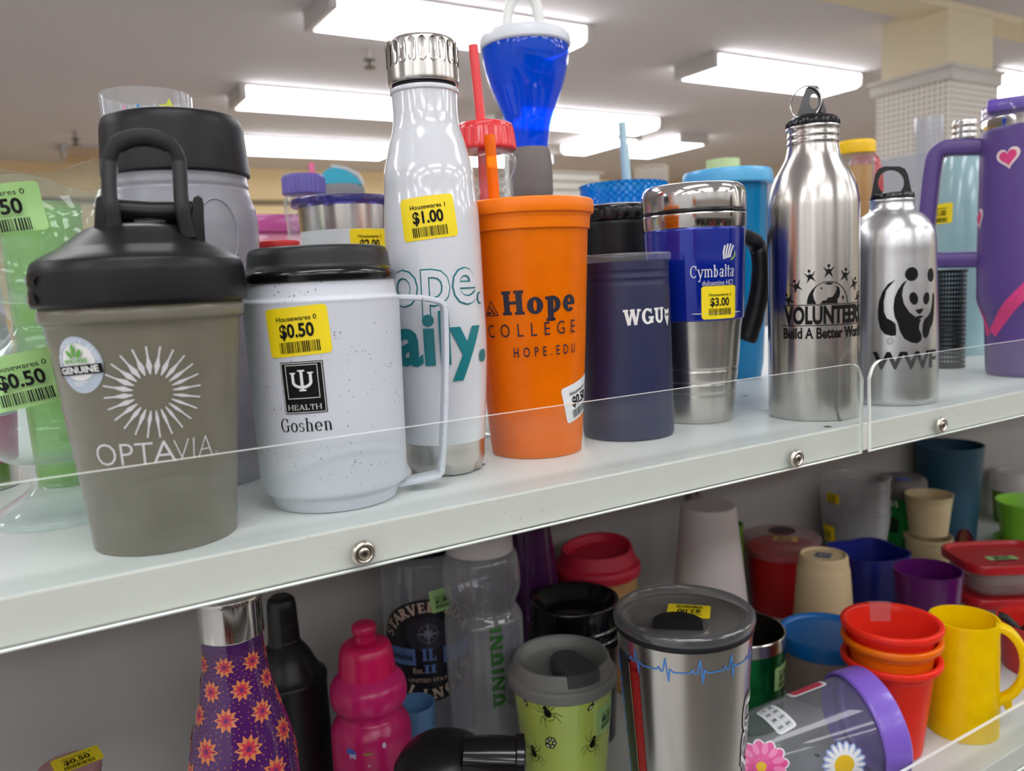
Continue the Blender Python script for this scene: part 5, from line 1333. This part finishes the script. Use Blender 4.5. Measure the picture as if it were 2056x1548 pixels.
bm = bmesh.new(); M = Matrix.Translation((R2.x * -.004 + F2.x * -.014, R2.y * -.004 + F2.y * -.014, zf)) @ Matrix.Rotation(t.phi + PI / 2, 4, 'Z')
add_prism(bm, [(.0175 * math.cos(a), .0015 + .0165 * math.sin(a)) for a in [PI * i / 16 for i in range(17)]] + [(-.0175, -.006), (.0175, -.006)], M, .0035)
add_prism(bm, [(-.013, -.0045), (.013, -.0045), (.013, -.002), (-.013, -.002)], Matrix.Translation((0, 0, .0035)) @ M, .002)
t.bm('lid_slider', bm, BLKM, 40)
t.lathe('slider_seat', [(.0205, 0), (.0215, .0012), (.0225, 0)], clear('lid_clear', (240, 240, 241), .03, .22, (160, 156, 150), edge=.4), 48, at=(R2.x * -.004 + F2.x * -.014, R2.y * -.004 + F2.y * -.014, zf), keep=False)
t.surf = body
kk = .575 / 1620
ph, z = t.hit(1385, 1362)
x = -.052
pts = [(x, .004)]
while x < .055:
    pts += [(x + .006, .0034), (x + .0075, .0056), (x + .009, .0030), (x + .0105, .0028), (x + .0125, .0125), (x + .0145, -.0040), (x + .0155, .0052), (x + .018, .0030)]
    x += .0232
t.decal('heartbeat_print', [(pline(pts, .0011), 0)], solid('print_heartbeat_blue', (70, 128, 196), .4), t.wrap(ph, z, 0))
ph, z = t.hit(1282, 1440)
t.decal('red_stripe', [([rect(-.0042, -.1, .0042, .038), ell(0, .038, .0042, .005, 16)], 0), ([rect(-.0205, -.1, -.0046, .044)], 1), ([rect(-.0050, -.1, -.0043, .040)], 2)], [solid('print_dark_red', (150, 24, 22), .35), solid('print_wrap_black', (26, 26, 30), .4), solid('print_tan_edge', (180, 150, 110), .4)], t.wrap(ph, z, 0))
ph, z = t.hit(1256, 1430)
BL2 = solid('print_bright_blue', (30, 124, 226), .35)
P = [[(-y, x) for x, y in p] for p in text('KITTIFER', .0085, .085, bold=.06)]
t.decal('side_lettering', [([[(x_ + .004, y_ - .01) for x_, y_ in p] for p in P] + [[(-.005, .030), (.004, .034), (.005, .042), (-.001, .050), (-.005, .044)]], 0)], BL2, t.wrap(ph, z, 0, .0006))
ph, z = t.hit(1497, 1452)
P0 = [[(y, -x) for x, y in p] for p in text('USA', .0125, .078, bold=.09)]; P1 = [[(y, -x) for x, y in p] for p in text('USA', .0125, .078, bold=.05)]
P2 = [[(y, -x) for x, y in p] for p in text('USA', .0125, .078, bold=-.01)]
sh_ = lambda P: [[(a - .006, b - .016) for a, b in p] for p in P]
t.decal('outlined_lettering', [(sh_(P0), 0), (sh_(P1), 1), (sh_(P2), 2)], [INK, WHT, solid('print_grey', (120, 116, 118), .4)], t.wrap(ph, z, 0))
# ---- green metallic tumbler, blue lidded container
t = Thing('tumbler', 'green metallic tumbler with bare steel rim behind the big steel tumbler', 'tumbler', Yp(1484, 1266, .545, Z))
q = rows0(t, [(1480, 82), (1285, 93)])
t.lathe('body', [(0, 0)] + fil(q, .003), solid('metallic_green', (8, 104, 50), .2, metal=.75, amt=.02), 80)
sf = t.surf
q2 = t.Ps([(1286, 92.5), (1262, 93), (1260, 91.5)]); t.lathe('steel_rim', [q[-1]] + q2 + [(q2[-1][0] - .0008, q2[-1][1] - .0006)], SS, 80, keep=False)
t.lathe('liner', [(q2[-1][0] - .0008, q2[-1][1] - .0006), (q2[-1][0] - .004, q2[-1][1] - .09), (0, q2[-1][1] - .09)], solid('liner_dark', (58, 52, 48), .3, metal=.6), 80, keep=False)
t.surf = q; ph, z = t.hit(1572, 1355); t.price(t.wrap(ph, z, 0), '$1.00', 'Housewares 1', mat='green', seed=72)
t = Thing('storage_canister', 'pale canister with flat blue lid left of the red cups', 'canister', Yp(1658, 1270, .53, Z))
q = rows0(t, [(1440, 86), (1288, 92)])
t.lathe('body', [(0, 0)] + fil(q, .003) + [(0, q[-1][1])], clear('plastic_beige_milky', (190, 176, 160), .2, .82, (186, 170, 154)), 80)
q = t.Ps([(1296, 95), (1294, 98), (1276, 99), (1268, 98), (1265, 94), (1267, 88), (1272, 84)])
t.lathe('lid', [(0, q[0][1])] + fil(q, .001) + [(0, q[-1][1])], solid('lid_blue', (20, 112, 190), .35, amt=.03), 80, keep=False)
# ---- nested red and orange cups
RED = clear('plastic_red', (255, 72, 50), .22, .9, (250, 56, 38), 1.45, refl=.7); ORR = clear('plastic_orange_cup', (252, 136, 24), .2, .9, (250, 124, 16), 1.45)
bs = base(1721, 1853, 1541, Z)
for i, (lab, mat, dz) in enumerate((('red plastic cup at the bottom of its nested stack', RED, 0.0), ('orange plastic cup nested between two red cups', ORR, .0185), ('red plastic cup on top of its nested stack with clear tape', RED, .0320))):
    t = Thing('plastic_cup', lab, 'cup', (bs.x, bs.y, Z + dz), 'nested red and orange cups')
    r0, r1, h = .0268, .0365, .0905
    o = [(0, 0)] + fil([(r0 - .003, 0), (r0, .002), (r0 + .0012, .012), (r1 - .001, h - .013), (r1, h - .012), (r1 + .001, h - .006)], .002)
    o += fil([(r1 + .002, h - .0065), (r1 + .0058, h - .0062), (r1 + .0066, h - .003), (r1 + .0058, h), (r1 + .0022, h), (r1 + .0008, h - .002)], .001)
    inn = [(r1 + .0003, h - .008), (r1 - .0012, h - .0135), (r0 + .0004, .012), (r0 - .0006, .004), (0, .004)]
    t.lathe('body', o + inn, mat, 80)
    if i == 2:
        f = t.wrap(t.phi + PI - .1, h - .008, 0, .0008)
        bm = bmesh.new(); g = []
        ang = t.phi + PI + .28
        prf = [(r1 - .0022, h - .016), (r1 - .0004, h - .009), (r1 + .001, h + .0006), (r1 + .0055, h + .0006), (r1 + .0072, h - .003), (r1 + .0064, h - .007)]
        for r, z in prf: g.append([bm.verts.new((r * math.cos(ang + a), r * math.sin(ang + a), z)) for a in (-.26, -.13, 0, .13, .26)])
        for A, B in zip(g, g[1:]):
            for k in range(4): bm.faces.new((A[k], A[k + 1], B[k + 1], B[k]))
        t.bm('tape_strip', bm, clear('tape_clear', (250, 226, 226), .2, .25, (240, 200, 200)), 60)
# ---- yellow mug
t = Thing('plastic_mug', 'translucent yellow plastic mug with curved handle', 'mug', base(1857, 2005, 1503, Z))
YEL = clear('plastic_yellow', (255, 232, 60), .24, .84, (255, 222, 0), 1.45, refl=.6)
q = t.Ps([(1474, 73), (1468, 75), (1400, 75), (1390, 74), (1290, 73.5), (1284, 72.5), (1240, 73)]); q[0] = (q[0][0], 0)
t.lathe('body', shell([(0, 0)] + fil(q, .0015), .0018, .004), YEL, 90)
hp = sp([(1998, 1258), (2022, 1266), (2046, 1292), (2056, 1330), (2050, 1368), (2032, 1392), (2003, 1408)], 4)
t.tube('handle', [t.pt(*p) for p in hp], .004, YEL, 16, flat=(.0135, .0072), up=tuple(t.d) + (0,))
t.tube('thumb_rest', [t.pt(2016, 1398), t.pt(2022, 1412), t.pt(2026, 1424)], [.004, .0042, .003], YEL, 12)
# ---- red pan with black handle at the right edge
t = Thing('saucepan', 'red bowl shaped pan with black handle behind the yellow mug', 'pan', Yp(2092, 1250, .425, Z))
q = rows0(t, [(1330, 80), (1258, 92)]) + t.Ps([(1250, 95), (1246, 96)])
t.lathe('bowl', shell([(0, 0)] + fil(q, .003), .002), solid('enamel_red', (190, 34, 28), .3), 80)
t.tube('handle', [t.pt(*p, -.012) for p in sp([(2078, 1262), (2050, 1278), (2030, 1262), (2012, 1246), (2004, 1244)], 4)], .0065, BLKM, 14, flat=(.016, .011), up=(0, 0, 1))
# ---- clear tumbler with purple lid, lying down
LX, LY = .579, .4105
t = Thing('tumbler', 'clear tumbler with purple lid and flower stickers lying on its side', 'tumbler', (LX, LY, Z))
ax = math.radians(-20); tl = math.asin((.0475 - .0325) / .128)
t.upright = False; t.root.location = (LX, LY, SH + Z + .0494)
t.root.rotation_mode = 'QUATERNION'
dirv = Vector((math.cos(ax) * math.cos(tl), math.sin(ax) * math.cos(tl), math.sin(tl)))
t.root.rotation_quaternion = Vector((0, 0, 1)).rotation_difference(dirv)
CL2 = clear('plastic_clear_body', (248, 249, 250), .03, .05)
pr = [(0, -.112), (.032, -.112), (.034, -.109), (.0445, 0), (.0448, .004)]
t.lathe('body', shell([(r, z) for r, z in pr], .0016), CL2, 96)
PLD = solid('lid_purple', (128, 96, 200), .25, amt=.03, coat=.2)
t.lathe('lid', fil([(.0450, -.012), (.0460, -.012), (.0475, -.010), (.0475, .010), (.0463, .012), (.040, .0122), (0, .0122), (0, .0095), (.042, .0092), (.0450, .006), (.0450, -.012)], .0006, 2), PLD, 110, keep=False)
t.lathe('lid_gasket', [(.0428, -.002), (.0417, 0), (.0428, .002)], clear('gasket_clear', (200, 190, 230), .05, .3, (150, 130, 210)), 96, keep=False)
Mi = t.root.rotation_quaternion.to_matrix().inverted()
def lp(v): return Mi @ (Vector((v[0], v[1], v[2] + SH)) - t.root.location)
def lhit(px, py):
    o_ = Vector((0, 0, HC)); r = ray(px, py).normalized()
    prev = None
    for i in range(1200):
        s = .45 + i * .0005
        L = lp(o_ + r * s); R0 = .0325 + (.0445 - .0325) * (L.z + .125) / .125
        if math.hypot(L.x, L.y) < R0 and -.112 < L.z < .004: return math.atan2(L.y, L.x), L.z
    return None
def lwrap(phi, z, tilt, eps=.0004):
    c_, s_ = math.cos(math.radians(tilt)), math.sin(math.radians(tilt))
    def f(u, v, l):
        U_, V_ = u * c_ - v * s_, u * s_ + v * c_
        zz = z + V_; r = .0325 + (.0445 - .0325) * (zz + .125) / .125 + eps * (1 + l * .6); a = phi + U_ / .040
        return Vector((r * math.cos(a), r * math.sin(a), zz))
    return f
def petals(n, r, w, r0, off=0):
    out = []
    for k in range(n):
        a = 2 * PI * k / n + off; out.append([(x * math.cos(a) - y * math.sin(a), x * math.sin(a) + y * math.cos(a)) for x, y in ell((r + r0) / 2, 0, (r - r0) / 2, w, 14)])
    return out
PK1 = solid('petal_pink', (224, 80, 150), .4, amt=.15, scale=300); PK2 = solid('petal_light', (236, 130, 180), .4); YC = solid('flower_yellow', (226, 186, 40), .4)
hh = lhit(1518, 1535)
if hh: t.decal('gerbera_sticker', [(petals(13, .0235, .0056, .006) + [ell(0, 0, .018, .018, 30)], 0), (petals(13, .0222, .0044, .006), 1), (petals(13, .0200, .0025, .010, .2), 2), ([ell(0, 0, .0065, .0065, 24)], 1), ([ell(0, 0, .0042, .0042, 20)], 3)], [STK_W, PK1, PK2, YC], lwrap(hh[0], hh[1], 0))
hh = lhit(1694, 1535)
if hh: t.decal('daisy_sticker', [(petals(18, .0185, .0032, .004) + [ell(0, 0, .0150, .0150, 30)], 0), (petals(18, .0172, .0018, .004), 1), ([ell(0, 0, .0082, .0082, 24)], 2)], [solid('sticker_pale_blue', (150, 168, 210), .4), STK_W, YC], lwrap(hh[0], hh[1], 0))
hh = lhit(1558, 1440)
if hh:
    keys = []; let = []
    for r_, word in ((0, 'BUSINESS'), (1, 'MATTERS')):
        for i, ch in enumerate(word[-4:]):
            x0 = -.012 + i * .0075; y0 = .0035 - r_ * .0075
            keys.append([(x0 + x, y0 + y) for x, y in rrect(.0068, .0066, .001, 3)]); let += text(ch, .0036, at=(x0, y0 - .0018), bold=.02)
    t.decal('letter_tile_sticker', [([rrect(.032, .018, .003)], 0), (keys, 1), (let, 2)], [STK_W, solid('tile_grey', (206, 210, 212), .4), INK], lwrap(hh[0], hh[1], 12))
hh = lhit(1632, 1392)
if hh: t.decal('red_sticker', [([rrect(.016, .034, .004)], 0), ([rrect(.012, .028, .003)], 1)], [STK_W, solid('sticker_rose', (196, 60, 84), .4)], lwrap(hh[0] - .28, hh[1], 0))
# ---- black bottle with sideways spout, cut off by the lower picture edge
t = Thing('sports_bottle', 'black bottle with domed lid and spout sticking out sideways', 'bottle', Yp(890, 1530, .47, Z))
q = rows0(t, [(1620, 90), (1548, 95)])
t.lathe('body', [(0, 0)] + fil(q, .003) + [(0, q[-1][1])], solid('bottle_black', (20, 19, 19), .3, amt=.05), 80)
q = t.Ps([(1550, 97), (1547, 99), (1532, 99), (1526, 95), (1508, 82), (1494, 62), (1488, 40)])
t.lathe('lid', [(0, q[0][1])] + fil(q[:4], .001) + sp(q[3:], 4)[1:] + [(0, q[-1][1])], solid('bottle_black', (20, 19, 19), .3, amt=.05), 80, keep=False)
A = t.pt(930, 1522, -.012); B = t.pt(1052, 1528, -.016)
t.tube('spout', [A, A.lerp(B, .5), A.lerp(B, .88)], [.0135, .0150, .0150], BLKG, 28)
t.tube('spout_ring', [A.lerp(B, .84), A.lerp(B, .86), A.lerp(B, .98), B], [.0158, .0168, .0168, .0155], BLKG, 28)
# ---- small tin at the lower left
t = Thing('round_tin', 'small pinkish tin with yellow sticker on its lid at the lower left', 'tin', Yp(140, 1560, .64, Z))
q = rows0(t, [(1580, 64), (1548, 64)])
t.lathe('body', [(0, 0)] + fil(q, .002) + [(0, q[-1][1])], solid('tin_dark', (60, 54, 52), .4))
c = t.Ps([(1556, 65), (1554, 68), (1542, 68), (1538, 64)]); t.lathe('lid', [(0, c[0][1])] + fil(c, .001) + [(0, c[-1][1])], solid('tin_pink', (176, 132, 132), .4), keep=False)
F2, R2 = t.d, t.right; t.price(flat(.006, .004, 8, c[-1][1]), '$0.50', seed=81)
# ================================================================ lower shelf, right back
t = Thing('plastic_cup', 'tall white cup standing upside down beside the steel upright', 'cup', Yp(1422, 1020, .655, Z))
q = rows0(t, [(1200, 75), (1018, 56)])
t.lathe('body', [(0, .001), (q[0][0] - .003, .001), (q[0][0], 0)] + fil(q[1:] + t.Ps([(1015, 53)]), .002) + [(0, t.P(1018, 20)[1])], solid('plastic_greyish_white', (206, 196, 192), .5, amt=.02), 80)
t = Thing('drinking_cup', 'lime cup mostly hidden behind the upside down white cup', 'cup', Yp(1462, 1150, .725, Z))
q = rows0(t, [(1150, 32), (1052, 32)]); t.lathe('body', shell([(0, 0)] + q, .0018), solid('plastic_lime_dark', (96, 140, 30), .4))
t = Thing('travel_cup', 'red cup with clear domed lid and yellow sticker on the lid', 'cup', Yp(1570, 1080, .70, Z))
q = rows0(t, [(1200, 64), (1096, 72)])
t.lathe('body', shell([(0, 0)] + q, .002), solid('plastic_deep_red', (176, 14, 26), .35), 80)
c = t.Ps([(1108, 75), (1106, 78), (1086, 79), (1078, 79), (1074, 74), (1072, 60), (1066, 40)])
t.lathe('lid', fil(c, .001) + [(0, c[-1][1])], clear('lid_clear_pinkish', (246, 236, 236), .05, .22, (210, 170, 170)), 80, keep=False)
t.lathe('lid_disc', [(0, c[-1][1] + .0005), (.017, c[-1][1] + .0005), (.017, c[-1][1] - .0005), (0, c[-1][1] - .0005)], solid('lid_disc_brown', (70, 44, 44), .5), 40, keep=False)
F2, R2 = t.d, t.right; t.price(flat(.004, -.022, -4, c[-2][1] + .0005), '$1.00', 'Housewares 1', seed=82, w=.03, h=.02)
t = Thing('paper_cup', 'beige cup standing upside down with blue print on its base', 'cup', Yp(1653, 1116, .60, Z))
q = rows0(t, [(1235, 61), (1140, 54)]) + t.Ps([(1136, 52), (1116, 50), (1112, 48), (1112, 44), (1116, 42)])
t.lathe('body', [(0, .001), (q[0][0] - .003, .001)] + fil(q, .0008) + [(0, q[-1][1])], solid('paper_beige', (206, 182, 142), .6, amt=.03), 80)
F2, R2 = t.d, t.right
t.decal('base_print', [([rect(-.009, -.008, .009, .009)], 0), (slab('AM', .006, .014, at=(0, -.003), t=.3, thin=.15), 1)], [solid('print_slate_blue', (78, 88, 124), .5), solid('paper_beige', (206, 182, 142), .6)], flat(0, 0, -10, q[-1][1]))
t = Thing('plastic_cup', 'navy blue rounded square cup behind the beige upside down cup', 'cup', Yp(1743, 1105, .64, Z))
q = rows0(t, [(1235, 68), (1104, 80)])
t.lathe('body', shell([(0, 0)] + fil(q, .002), .002), solid('plastic_navy', (26, 34, 116), .35, amt=.03), 96, mod=lambda r, z, a: (r * (1 + .075 * math.cos(4 * (a - t.phi) + .5)), z + .004 * math.cos(4 * (a - t.phi) + .5) * max(0, z / .12) ** 3))
# clear cups in a stack
for i, lab in enumerate(('clear cup lowest in the stack with yellow stickers', 'clear cup second from the bottom of its stack', 'clear cup third from the bottom of its stack', 'clear cup on top of the stack with yellow stickers')):
    p = Yp(1717, 957, .709, Z); t = Thing('clear_cup', lab, 'cup', (p[0], p[1], Z + .0165 * i), 'stacked clear cups')
    hr = zat(p[0], p[1], 955) - Z - .0165 * 3; rr = rad(p[0], p[1], Z + hr, 72)
    o_ = [(0, 0)] + fil([(rr * .70, 0), (rr * .72, .003), (rr * .955, hr - .02), (rr * .965, hr - .016), (rr * .985, hr - .004), (rr, hr - .002), (rr, hr)], .0006)
    t.lathe('body', shell(o_, .0014), clear('plastic_clear_stack', (246, 245, 245), .05, .12, edge=.5), 64)
    if i in (0, 2):
        ph, z = t.hit(1672 if i == 2 else 1664, 1004 if i == 2 else 1052); t.price(t.wrap(ph, hr - .0085 if i == 2 else hr * .72, -2, .0008 if i == 2 else .0022), '$1.00', 'Housewares 1', seed=90 + i, w=.021, h=.0142 if i == 2 else .024)
t = Thing('travel_tumbler', 'bright green tumbler with grey lid and blue tab under the shelf', 'tumbler', Yp(1811, 960, .718, Z))
q = rows0(t, [(1090, 42), (990, 47)])
t.lathe('body', [(0, 0)] + fil(q, .002) + [(0, q[-1][1])], solid('plastic_bright_green', (10, 128, 44), .25), 64)
ph, z = t.hit(1796, 1012); t.decal('white_print', [([[(-.004, -.005), (-.001, -.005), (-.003, .005), (-.006, .005)], [(.002, -.005), (.005, -.005), (.003, .005), (0, .005)]], 0), ([rect(-.008, -.045, .006, -.022)], 1)], [WHT, solid('print_dark_green', (8, 40, 16), .4)], t.wrap(ph, z, 0))
c = t.Ps([(992, 48), (990, 51), (972, 52), (962, 50), (956, 44), (956, 30)]); t.lathe('lid', [(0, c[0][1])] + fil(c, .0015) + [(0, c[-1][1])], solid('lid_warm_grey', (112, 104, 104), .45), 64, keep=False)
p = t.pt(1812, 966, -.024); t.box('lid_tab', (p.x, p.y, p.z), (.020, .009, .007), solid('tab_blue', (24, 84, 176), .4), .0012, Matrix.Rotation(t.phi + PI / 2, 3, 'Z'))
for i, (lab, r1_, r0_) in enumerate((('cream cup lower of two stacked behind the purple bowl', 1076, 0), ('cream cup upper of two stacked behind the purple bowl', 992, 1066))):
    p = Yp(1865, 992, .655, Z)
    if i == 0:
        t = Thing('plastic_cup', lab, 'cup', p, 'stacked cream cups'); h0 = zat(p[0], p[1], r1_) - Z
        ra = rad(p[0], p[1], Z + h0, 48); t.lathe('body', shell([(0, 0), (ra * .84, 0), (ra * .84, .001), (ra * .985, h0 - .008), (ra * .985, h0 - .006), (ra * 1.05, h0 - .004), (ra * 1.05, h0)], .0016), clear('plastic_cream', (226, 206, 160), .3, .9, (214, 194, 150)), 64)
    else:
        z1 = zat(p[0], p[1], r1_); hgt = h0; t = Thing('plastic_cup', lab, 'cup', (p[0], p[1], z1 - hgt), 'stacked cream cups')
        ra = rad(p[0], p[1], z1, 50); k_ = rad(p[0], p[1], z1, 1)
        t.lathe('body', shell([(0, 0), (ra * .80, 0), (ra * .80, .001), (ra * .95, hgt - .012), (ra * 1.0, hgt - .001), (ra * 1.02, hgt)], .0016), clear('plastic_cream', (226, 206, 160), .3, .9, (214, 194, 150)), 64)
t = Thing('bin', 'dark teal round bin at the back under the right shelf', 'bin', Yp(1906, 892, .71, Z))
q = rows0(t, [(1040, 60), (892, 71)])
t.lathe('body', shell([(0, 0)] + fil(q, .003), .002), solid('plastic_dark_teal', (28, 70, 92), .45, amt=.05), 80)
t = Thing('container_lid', 'dark red round lid leaning at the back behind the cream cups', 'lid', Yp(1930, 1075, .650, Z))
R1 = rad(t.X, t.Y, Z + .05, 38)
t.root.location.z = SH + Z + R1 * .97 + .004
t.root.rotation_euler = (math.radians(78), 0, math.radians(8))
t.lathe('lid_body', fil([(0, 0), (R1 * .8, 0), (R1 * .85, .002), (R1, .003), (R1, .009), (R1 * .96, .009), (R1 * .95, .005), (R1 * .8, .004), (0, .004)], .001), clear('plastic_dark_red', (150, 40, 50), .12, .6, (116, 26, 36)), 64)
t = Thing('travel_cup', 'dark lime cup with white lid at the right edge under the shelf', 'cup', Yp(2050, 950, .705, Z))
q = rows0(t, [(1060, 52), (976, 60)]); t.lathe('body', [(0, 0)] + q + [(0, q[-1][1])], solid('plastic_lime_dark', (96, 140, 30), .4), 64)
c = t.Ps([(982, 63), (979, 67), (958, 66), (950, 62), (944, 56), (945, 44), (950, 40)]); t.lathe('lid', [(0, c[0][1])] + fil(c, .002) + [(0, c[-1][1])], solid('lid_soft_white', (200, 194, 192), .45), 64, keep=False)
t = Thing('planter_pot', 'bright lime pot on its own saucer at the right edge', 'pot', Yp(2072, 1010, .628, Z))
LM = solid('plastic_lime', (124, 184, 36), .4, amt=.03)
zs = zat(t.X, t.Y, 1096) - Z
t.lathe('pot_body', shell([(0, zs + .004)] + [(t.P(1090, 60)[0], zs + .004)] + t.Ps([(1080, 62), (1010, 75), (1006, 77)]), .002), LM, 80)
t.lathe('saucer', shell([(0, zs), (t.P(1090, 66)[0], zs)] + t.Ps([(1082, 78)]), .002), LM, 80, keep=False)
t.lathe('foot', [(0, 0), (.030, 0), (.028, zs - .001), (0, zs - .001)], LM, 48, keep=False)
# food boxes
def food(label, pos, zb, zl, w, d, rot, sticker=False):
    t = Thing('food_box', label, 'box', (pos[0], pos[1], zb), 'clear food boxes with red lids')
    t.root.rotation_euler = (0, 0, rot)
    h = zl - zb
    bm = bmesh.new(); prev = None
    for k, (s, z) in enumerate(((.74, 0), (.80, .003), (.92, h - .002), (1, h), (.97, h), (.90, h - .002), (.77, .004))):
        ring = [bm.verts.new((x, y, z)) for x, y in rrect(w * s, d * s, .022 * s, 6)]
        if prev:
            for i in range(len(ring)):
                j = (i + 1) % len(ring); bm.faces.new((prev[i], prev[j], ring[j], ring[i]))
        else: bm.faces.new(ring[::-1])
        prev = ring
    bm.faces.new(prev); t.bm('box_body', bm, clear('plastic_box_clear', (246, 244, 244), .08, .2, (220, 210, 208)), 40)
    bm = bmesh.new(); prev = None
    for k, (s, z) in enumerate(((1.0, h - .006), (1.05, h - .006), (1.06, h - .002), (1.06, h + .003), (1.04, h + .005), (.97, h + .005), (.94, h + .001), (.92, h + .001))):
        ring = [bm.verts.new((x, y, z)) for x, y in rrect(w * s, d * s, .023 * s, 6)]
        if prev:
            for i in range(len(ring)):
                j = (i + 1) % len(ring); bm.faces.new((prev[i], prev[j], ring[j], ring[i]))
        prev = ring
    bm.faces.new(prev); t.bm('lid', bm, solid('lid_box_red', (190, 34, 42), .3, amt=.05), 40)
    if sticker:
        def f(u, v, l):
            return Vector((u - .004, v - .008, h + .0013 + .0002 * l))
        t.price(f, '$0.50', mat='green', w=.036, h=.014, seed=95)
    return t
fp = Yp(2010, 1115, .52, Z)
zb2 = Z + .0405
food('clear food box with red lid at the bottom of its pile', fp, Z, Z + .0345, .112, .088, math.radians(-32))
food('clear food box with red lid on top of its pile with green sticker', fp, zb2, zat(fp[0], fp[1], 1118), .112, .088, math.radians(-32), True)
t = Thing('plastic_bowl', 'translucent purple bowl between the navy cup and food boxes', 'bowl', Yp(1863, 1143, .53, Z))
q = rows0(t, [(1200, 66), (1143, 72)])
t.lathe('body', shell([(0, 0)] + fil(q, .003), .002), clear('plastic_purple', (140, 40, 140), .25, .7, (112, 30, 122)), 80)
